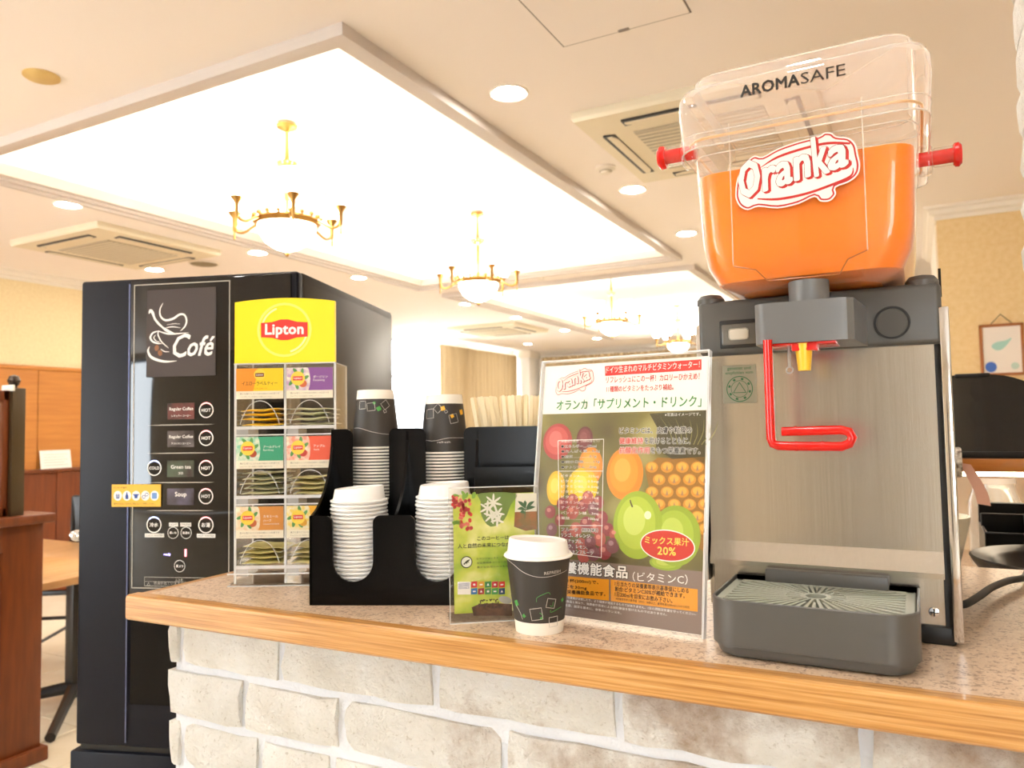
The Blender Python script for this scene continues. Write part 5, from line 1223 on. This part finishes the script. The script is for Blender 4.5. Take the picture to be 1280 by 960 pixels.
oranka(sh, lambda a, c: (lo[0]+(a-88)/(802-88)*(hi[0]-lo[0]), lo[1]+(882-c)/(882-438)*(hi[1]-lo[1])), y, 2, 0.33)
# body copy
kp = M['kpaint']; wp = M['wpaint']
line_('※写真はイメージです。', zA(860, 484), zA(1098, 478), 0.0042, wp, bold=0.0)
line_('ビタミンCは、皮膚や粘膜の', zA(558, 600), zA(1040, 596), 0.0082, kp, lay=8, bold=0.026, out=wp)
line_('健康維持', zA(558, 668), zA(716, 667), 0.0082, M['redprint'], lay=8, bold=0.026, out=wp); line_('を助けるとともに、', zA(724, 667), zA(1030, 668), 0.0082, kp, lay=8, bold=0.026, out=wp)
line_('抗酸化作用', zA(558, 730), zA(758, 731), 0.0082, M['redprint'], lay=8, bold=0.026, out=wp); line_('をもつ栄養素です。', zA(766, 731), zA(1096, 736), 0.0082, kp, lay=8, bold=0.026, out=wp)
bx = [g(698, 551), g(755, 549), g(752, 697), g(700, 690)]
for i in range(4): ribbon(sh, 'box_line', wp, [bx[i], ((bx[i][0]+bx[(i+1) % 4][0])/2, (bx[i][1]+bx[(i+1) % 4][1])/2), bx[(i+1) % 4]], [0.0009]*3, y, 6)
for v_ in (589, 657): ribbon(sh, 'box_line', wp, [g(699, v_), g(726, v_), g(754, v_)], [0.0007]*3, y, 6)
for k, s in enumerate(('栄養成分表示（100ml当たり）', '●エネルギー…45kcal', '●たんぱく質…0.3g', '●脂質…………0.1g', '●炭水化物……11g', '●ナトリウム…2mg')):
    a = g(702, 553.5+k*6.6); c = g(750 if k % 2 == 0 else 746, 552.8+k*6.6); line_(s, a, c, 0.0042, kp if k else wp, lay=8, bold=0.0, out=wp if k else None)
for k, s in enumerate(('ビタミンA……225μg', 'ビタミンB1…0.5mg', 'ビタミンB2…0.5mg', 'ビタミンB6…0.7mg', 'ビタミンB12…1μg', 'ビタミンD……2.5μg', 'ナイアシン…6mg', 'パントテン酸…3mg', '葉酸…………100μg')):
    line_(s, g(702, 597+k*6.6), g(749, 597.5+k*6.7), 0.0042, mat('pale_print', '#efe6df', 0.45), lay=8, bold=0.01)
for k, s in enumerate(('フルーツ（原材料）', 'リンゴ、オレンジ、', 'パイナップル、', 'ブドウ、レモン、', 'パッションフルーツ')):
    line_(s, g(702, 664+k*6.6), g((748, 740, 729, 735, 742)[k], 665.5+k*7.1), 0.0048, kp if k == 0 else wp, lay=8, bold=0.02, out=wp if k == 0 else kp)
oc = zB(830, 414); flat(sh, 'oval_badge', wp, ell(oc[0], oc[1], 0.0345, 0.0185, 40, -0.03), y, 6); flat(sh, 'oval_badge', mat('badge_red', '#cf2a1c', 0.45), ell(oc[0], oc[1], 0.0332, 0.0172, 40, -0.03), y, 7)
yp = mat('badge_yellow', '#f6d95a', 0.45)
line_('ミックス果汁', zB(690, 400), zB(968, 418), 0.0088, yp, lay=9, bold=0.02); line_('20%', zB(770, 470), zB(885, 478), 0.0092, yp, lay=9, bold=0.02)
line_('栄養機能食品', zB(112, 580), zB(578, 622), 0.0145, wp, lay=6, bold=0.03, out=kp); line_('（ビタミンC）', zB(612, 640), zB(960, 662), 0.0115, wp, lay=6, bold=0.0)
ob = mat('amber_box', '#ea9a22', 0.45)
flat(sh, 'copy_box', ob, [(XL+0.008, zB(200, 612)[1]), zB(462, 628), zB(462, 762), (XL+0.008, zB(200, 738)[1])], y, 3); flat(sh, 'copy_box', ob, [zB(472, 628), zB(1022, 690), zB(1022, 832), zB(474, 764)], y, 3)
for k, s in enumerate(('1ドリンク1杯(200ml)で、', 'ビタミンCを30mg', '補給できる栄養機能食品です。')):
    a = zB(60, 640+k*35); c = zB((396, 322, 440)[k], 662+k*36); line_(s, a, c, 0.0052, kp, lay=5, bold=0.02)
for k, (s, r_) in enumerate((('1日当たりの栄養素等表示基準値にしめる', 966), ('割合:ビタミンC30%が補給できます。', 940), ('1日200mlを目安にお飲み下さい。', 862))):
    line_(s, zB(500, 668+k*33), zB(r_, 716+k*31), 0.0056, kp, lay=5, bold=0.02)
line_('※栄養素等表示基準値（2015）18歳以上、基準熱量2200kcalに占める割合', zB(505, 757), zB(972, 812), 0.0030, kp, lay=5, bold=0.0)
for k, (s, r_) in enumerate((('本品は、多量摂取により疾病が治癒したり、より健康が増進するものではありません。1日の摂取目安量を守ってください。', 1010), ('本品は、特定保健用食品と異なり、消費者庁長官による個別審査を受けたものではありません。', 830), ('食生活は、主食、主菜、副菜を基本に、食事のバランスを。', 540))):
    line_(s, zB(40, 728+k*24), zB(r_, (856, 858, 848)[k]), 0.0030, wp, lay=4, bold=0.0)

# ================================================================ juice dispenser
DO = Vector((-0.12, 0.82, CT)); DF = Frame(DO, 0)
t = thing('juice_dispenser', 'stainless juice dispenser with clear tank of orange juice on the counter', 'juice dispenser', DO)
cx = 0.0155
grey = mat('grey_plastic', '#55534f', 0.38, noise=('#4f4d49', 6.0)); grey_l = mat('grey_plastic_light', '#6a6a6a', 0.36); dk = mat('dark_parts_and_gap', '#141210', 0.5)
ST = M['steel']
MB().rbox(-0.112, 0.140, 0.142, 0.47, 0.018, 0.392, 0.004).build('body', mat('body_grey', '#77736b', 0.35, 0.6), t)
MB().prism([(0.142, 0.330), (0.131, 0.330), (0.131, 0.100), (0.122, 0.078), (0.1225, 0.072), (0.141, 0.074), (0.142, 0.080)], -0.111, 0.139, 'x').build('front_panel', ST, t, ang=20)
MB().box(-0.109, 0.140, 0.136, 0.143, 0.016, 0.076).build('lower_panel', ST, t, smooth=False)
MB().rbox(0.1445, 0.1545, 0.124, 0.16, 0.006, 0.366, 0.002).build('side_strip', M['chrome'], t); MB().box(0.138, 0.145, 0.134, 0.20, 0.02, 0.366).build('side_gap', dk, t, smooth=False)  # dark strip stands in for the black gap between panel and side strip
MB().rbox(-0.1215, -0.1135, 0.126, 0.16, 0.05, 0.366, 0.002).build('side_strip', M['chrome'], t)
MB().box(0.145, 0.153, 0.16, 0.47, 0.016, 0.366).build('side_panel', ST, t, smooth=False); MB().box(-0.1205, -0.112, 0.16, 0.47, 0.016, 0.366).build('side_panel', ST, t, smooth=False)
bz = MB().rbox(-0.118, 0.148, 0.124, 0.47, 0.326, 0.394, 0.006, 3).build('bezel', grey, t)
MB().rbox(-0.0915, -0.038, 0.1225, 0.126, 0.334, 0.369, 0.002).build('window_frame', dk, bz); MB().rbox(-0.0885, -0.045, 0.1215, 0.124, 0.338, 0.364, 0.002).build('display_window', mat('smoked_window', '#6a665e', 0.2), bz)
MB().rbox(-0.080, -0.056, 0.1205, 0.123, 0.344, 0.358, 0.003).build('indicator_lens', mat('ivory_lens', '#cfc6b4', 0.3), bz)
MB().lathe([(0.0185, 0.0), (0.0185, 0.0022), (0.0160, 0.0022), (0.0160, 0.0)], 36).build('knob_ring', dk, bz, loc=(0.099, 0.1238, 0.352), rot=(PI/2, 0, 0)); MB().lathe([(0.0160, 0.0), (0.0158, 0.0012), (0.0005, 0.0014)], 32, cap1=True).build('knob_face', grey, bz, loc=(0.099, 0.1238, 0.352), rot=(PI/2, 0, 0))
for x in (-0.105, 0.130): MB().lathe([(0.017, 0.0), (0.017, 0.006), (0.013, 0.011), (0.0005, 0.0135)], 20, cap1=True).build('corner_cap', grey, bz, loc=(x, 0.142, 0.392))
MB().tube([(0.148, 0.15, 0.380), (0.148, 0.15, 0.412)], 0.0016, 6).build('pin', dk, bz)
# nozzle block with outlet collar
blk_pl = [(-0.022, 0.130), (-0.034, 0.110)] + [(-0.034+0.012-0.012*math.cos(a), 0.045-0.014*math.sin(a)) for a in [PI/2*k/6 for k in range(7)]] + [(0.054, 0.031), (0.060, 0.033), (0.066, 0.040), (0.074, 0.130)]
MB().prism(blk_pl, 0.328, 0.372, 'z').build('nozzle_block', grey_l, t, ang=30)
MB().lathe([(0.021, 0.0), (0.021, 0.026)], 32, (0.020, 0.066, 0.371), cap1=True).build('outlet_collar', grey_l, t)
lv = [(-0.0195, 0.030, 0.332), (-0.0195, 0.030, 0.240), (-0.0195, 0.030, 0.226), (-0.0175, 0.030, 0.2205), (-0.0125, 0.030, 0.2185), (0.0, 0.030, 0.218), (0.050, 0.030, 0.2175), (0.0575, 0.030, 0.2205), (0.0605, 0.030, 0.2265), (0.0575, 0.030, 0.2325), (0.050, 0.030, 0.2345), (0.0, 0.030, 0.2335), (-0.008, 0.030, 0.2335)]
lev = MB().tube(lv, 0.0049, 12).build('lever', M['red'], t)
for x, z in ((0.006, 0.218), (0.032, 0.218), (0.006, 0.234), (0.032, 0.234)): MB().tube([(x-0.0011, 0.030, z), (x+0.0011, 0.030, z)], 0.0053, 12).build('collar', M['red'], lev)
MB().rbox(-0.020, 0.048, 0.036, 0.085, 0.3255, 0.329, 0.001).rbox(0.004, 0.030, 0.034, 0.060, 0.319, 0.327, 0.001).build('lever_plate', M['red'], t)
MB().lathe([(0.0055, -0.029), (0.0065, -0.029), (0.0090, -0.004), (0.0090, 0.0), (0.001, 0.0)], 24, (0.0155, 0.042, 0.327), cap0=True).build('spout', mat('yellow_spout', '#f0bf2a', 0.35), t)
MB().tube([(0.0, 0.045, 0.327), (0.0, 0.045, 0.303)], 0.0018, 8).tube([(0.0034*math.cos(a), 0.045, 0.2995+0.0034*math.sin(a)) for a in [2*PI*k/14 for k in range(14)]], 0.0008, 6, closed=True).build('drip_hook', clear('hook_plastic', (0.7, 0.7, 0.7), haze=0.4), t)
# badge
bd = MB().rbox(-0.0905, -0.0505, 0.1300, 0.1312, 0.267, 0.314, 0.0005, 1).build('badge', mat('badge_silver', '#a9a898', 0.35, 0.4), t); tag(bd, 'silver badge with green ring')
bg = mat('badge_green', '#3f7a55', 0.5); yb = 0.1299
text(bd, 'getestet und', bg, -0.0705, 0.3095, w=0.028, y=yb, layer=2, anchor='c', bold=0.01); text(bd, 'empfohlen vom', bg, -0.0705, 0.3040, w=0.033, y=yb, layer=2, anchor='c', bold=0.01)
ring(bd, 'badge_ring', bg, -0.0705, 0.2845, 0.0148, 0.0158, yb, 2); ring(bd, 'badge_ring', bg, -0.0705, 0.2845, 0.0098, 0.0104, yb, 2)
for a in range(16):
    if a % 2: ring(bd, 'badge_ring', bg, -0.0705, 0.2845, 0.0112, 0.0138, yb, 2, 2*PI*a/16, 2*PI*(a+0.6)/16, 4)
for i in range(3):
    A = [(-0.0705, 0.2925), (-0.0630, 0.2800), (-0.0780, 0.2800)]; ribbon(bd, 'badge_triangle', bg, [A[i], ((A[i][0]+A[(i+1) % 3][0])/2, (A[i][1]+A[(i+1) % 3][1])/2), A[(i+1) % 3]], [0.0008]*3, yb, 2)
# drip tray
def tray_loop(ins, z, back=0.128):
    x0, x1, yf, r = -0.083+ins, 0.1145-ins, -0.0125+ins, 0.030-ins*0.6
    p = [(x1, back), (x0, back)] + [(x0+r-r*math.cos(a), yf+r-r*math.sin(a)) for a in [PI/2*k/8 for k in range(9)]] + [(x1-r+r*math.sin(a), yf+r-r*math.cos(a)) for a in [PI/2*k/8 for k in range(9)]]
    return [(a, c, z) for a, c in p]
ty = MB().loft([tray_loop(0.012, 0.0), tray_loop(0.006, 0.003), tray_loop(0.003, 0.010), tray_loop(0.003, 0.0125), tray_loop(0.0, 0.0135), tray_loop(0.0, 0.0595), tray_loop(0.001, 0.0605), tray_loop(0.0025, 0.0602), tray_loop(0.003, 0.050)], True, True).build('drip_tray', grey, t, ang=25)
gg = mat('grate_grey', '#9fa294', 0.4)
MB().loft([tray_loop(0.0035, 0.0500, 0.118), tray_loop(0.0035, 0.0530, 0.118)]).build('grate_plate', mat('grate_dark', '#45463f', 0.5), t)
gx, gy = 0.0165, 0.056
MB().lathe([(0.0105, 0.053), (0.0105, 0.0575), (0.0155, 0.0575), (0.0155, 0.053)], 28, (0, 0, 0)).build('grate_hub', gg, ty, loc=(gx, gy, 0))
for i in range(44):
    a = 2*PI*(i+0.5)/44; c, s = math.cos(a), math.sin(a)
    R = min(0.086/abs(c) if abs(c) > 1e-3 else 9, 0.056/abs(s) if abs(s) > 1e-3 else 9)
    r0 = 0.0155 if i % 2 == 0 else 0.030
    if R-r0 < 0.012: continue
    wd = 0.0013+0.0014*min(1, R/0.09)
    MB().add([(gx+r0*c-wd*0.5*s, gy+r0*s+wd*0.5*c, z) for z in (0.053, 0.0575)]+[(gx+r0*c+wd*0.5*s, gy+r0*s-wd*0.5*c, z) for z in (0.053, 0.0575)]+[(gx+R*c-wd*s, gy+R*s+wd*c, z) for z in (0.053, 0.0575)]+[(gx+R*c+wd*s, gy+R*s-wd*c, z) for z in (0.053, 0.0575)],
             [(0,1,3,2),(4,6,7,5),(1,5,7,3),(0,2,6,4),(0,4,5,1),(2,3,7,6)]).build('slat', gg, ty, smooth=False)
for a0, a1, b0, b1 in ((-0.078, 0.110, 0.1085, 0.117), (-0.0795, -0.069, 0.012, 0.117), (0.101, 0.111, 0.012, 0.117), (-0.058, 0.09, -0.0085, 0.0005)): MB().rbox(a0, a1, b0, b1, 0.053, 0.0574, 0.001, 1).build('grate_rim', gg, ty)
MB().rbox(-0.045, 0.085, 0.112, 0.136, 0.052, 0.072, 0.002).build('tray_back', grey, t)
for x in (-0.108, 0.112): MB().rbox(x, x+0.036, 0.130, 0.185, 0.0, 0.02, 0.004).build('foot', dk, t)
for x in (-0.10, 0.11): MB().rbox(x, x+0.03, 0.40, 0.45, 0.0, 0.02, 0.004).build('foot', dk, t)
sc_ = MB().lathe([(0.0055, 0.0), (0.005, 0.002), (0.0005, 0.0032)], 18, cap1=True).build('screw', M['chrome'], t, loc=(0.1275, 0.1358, 0.034), rot=(PI/2, 0, 0))
MB().box(-0.004, 0.004, -0.0006, 0.0006, 0.0026, 0.0034).box(-0.0006, 0.0006, -0.004, 0.004, 0.0026, 0.0034).build('screw_slot', dk, sc_, smooth=False)
# tank
tankm = clear('tank_polycarbonate', (0.99, 0.985, 0.975), ior=1.4, haze=0.018, hazecol=(1.0, 0.97, 0.93), rim=0.45); edgem = clear('tank_edge', (0.92, 0.90, 0.86), haze=0.35, hazecol=(0.97, 0.93, 0.88))
yc = 0.19
def tk(ins, zs): return [rrz(cx, yc, hx-ins, hy-ins, r, z, 6) for hx, hy, r, z in zs]
SH = [(0.078, 0.100, 0.03, 0.3965), (0.098, 0.126, 0.03, 0.405), (0.107, 0.134, 0.028, 0.424), (0.111, 0.137, 0.026, 0.45), (0.1155, 0.140, 0.025, 0.535), (0.118, 0.142, 0.025, 0.583)]
tank = MB().loft(tk(0, SH), True, False).build('tank', tankm, t, ang=40)
m, nt, b = custom('orange_juice', 0.35)
b.inputs['Base Color'].default_value = lin('#fb8500'); b.inputs['Subsurface Weight'].default_value = 0.2; b.inputs['Subsurface Radius'].default_value = (0.012, 0.007, 0.001); b.inputs['Subsurface Scale'].default_value = 1.0
LQ = [s for s in SH if s[3] < 0.531]+[(0.1152, 0.1398, 0.025, 0.531)]
jc = MB().loft(tk(0.0025, LQ)).build('juice', m, t); tag(jc, 'orange juice filling the lower tank')
# raised front panel of the tank with its stepped lower outline
fp = [(-0.0565, 0.585), (0.081, 0.585), (0.081, 0.4215), (0.062, 0.4140), (0.053, 0.3990), (-0.0195, 0.3990), (-0.032, 0.4130), (-0.0545, 0.4190)]
FY = 0.0475
MB().prism(fp, FY, 0.052, 'y').build('tank_front', clear('tank_front_sheet', (0.99, 0.985, 0.975), ior=1.2), t, smooth=False)
seam = mat('tank_seam', '#a85b18', 0.3)
MB().tube([(a, FY-0.0003, c) for a, c in fp[3:]+[fp[7]]][:5]+[(-0.0565, FY-0.0003, 0.4192)], 0.0008, 6).tube([(0.081, FY-0.0003, 0.4215), (0.062, FY-0.0003, 0.4140)], 0.0008, 6).build('front_seam', seam, t)
for x in (-0.0565, 0.081): MB().tube([(x, FY-0.0002, 0.421), (x, FY-0.0002, 0.584)], 0.0006, 6).build('front_edge', edgem, t)
MB().tube([(x, y_, z) for x, y_, z in rrz(cx, yc, 0.1172, 0.1415, 0.025, 0.5525, 6)], 0.0007, 5, closed=True).build('tank_rib', edgem, t)
# lid
LD = [(0.1285, 0.1550, 0.030, 0.558), (0.1320, 0.1580, 0.030, 0.600), (0.1315, 0.1575, 0.030, 0.620), (0.1270, 0.1530, 0.030, 0.6285), (0.1180, 0.1440, 0.028, 0.6300), (0.1150, 0.1410, 0.028, 0.6450), (0.1100, 0.1360, 0.028, 0.6495)]
lid = MB().loft(tk(0, LD), False, True).build('tank_lid', clear('lid_polycarbonate', (0.985, 0.98, 0.97), ior=1.45, haze=0.16, hazecol=(1.0, 0.97, 0.93), rim=0.5), t, ang=40)
for hx, hy, z, r in ((0.1288, 0.1553, 0.558, 0.0011), (0.1275, 0.1535, 0.6280, 0.0008), (0.1150, 0.1410, 0.6450, 0.0008), (0.1300, 0.1560, 0.574, 0.0006)): MB().tube(rrz(cx, yc, hx, hy, 0.029, z, 6), r, 5, closed=True).build('lid_rib', edgem, lid)
MB().tube(rrz(cx, yc, 0.1215, 0.1455, 0.027, 0.571, 6), 0.0016, 6, closed=True).build('seal', mat('amber_seal', '#d9a45c', 0.4), lid)
ly = yc-0.158-0.0009
a_ = DF.p(926, 120.5, ly); e_ = DF.p(1056, 94, ly); mid_ = a_[0]+(e_[0]-a_[0])*0.585
text(lid, 'AROMA', M['kpaint'], a_[0], 0.6045, w=mid_-a_[0]-0.0008, h=0.0125, y=ly, layer=1, bold=0.03); text(lid, 'SAFE', M['kpaint'], mid_+0.0008, 0.6045, w=e_[0]-mid_, h=0.0125, y=ly, layer=1, bold=-0.004)
lg = bpy.data.objects.new('logo_label', None); lg.parent = tank; COL.objects.link(lg)
oranka(lg, lambda a, c: DF.p(900+a/4.574, 70+c/4.574, FY), FY-0.0004, 1, 1.0)
# red push knobs with clear sleeves either side
for sgn, x, yk, zk in ((-1, cx-0.1165, 0.075, 0.568), (1, cx+0.1165, 0.20, 0.553)):
    MB().lathe([(0.0085, 0.0), (0.0085, 0.038)], 20).build('knob_rod', M['red'], t, loc=(x, yk, zk), rot=(0, sgn*PI/2, 0))
    MB().lathe([(0.0095, 0.016), (0.0115, 0.018), (0.0115, 0.038), (0.0095, 0.040)], 24).build('knob_sleeve', tankm, t, loc=(x, yk, zk), rot=(0, sgn*PI/2, 0))
    MB().lathe([(0.0005, 0.037), (0.0115, 0.037), (0.0138, 0.039), (0.0142, 0.043), (0.011, 0.0460), (0.0005, 0.0465)], 24).build('knob_head', M['red'], t, loc=(x, yk, zk), rot=(0, sgn*PI/2, 0))
    MB().rbox(min(x, x+sgn*0.016), max(x, x+sgn*0.016), yk-0.014, yk+0.014, zk-0.018, zk+0.014, 0.004).build('latch_block', tankm, t)
# power cord
t = thing('power_cord', 'dark grey power cord curving behind the dispenser to the right', 'cord', (0, 0, 0))
cp = [(0.005, 1.27, CT+0.03), (0.022, 1.15, CT+0.012), (0.040, 1.12, CT+0.010), (0.060, 1.165, CT+0.012), (0.080, 1.235, CT+0.012), (0.105, 1.30, CT+0.011), (0.128, 1.345, CT+0.009), (0.140, 1.42, CT+0.007)]
MB().tube(smoothp(cp, 6), 0.0048, 10).build('cable', mat('cable_rubber', '#2c2a25', 0.5), t)
# remove the type-setting scratch data
bpy.data.scenes.remove(_ts); bpy.data.objects.remove(_to); bpy.data.curves.remove(_tc); bpy.data.collections.remove(_tcoll)
for o in (cup_b, cup_s, lid0, *st0): bpy.data.objects.remove(o)
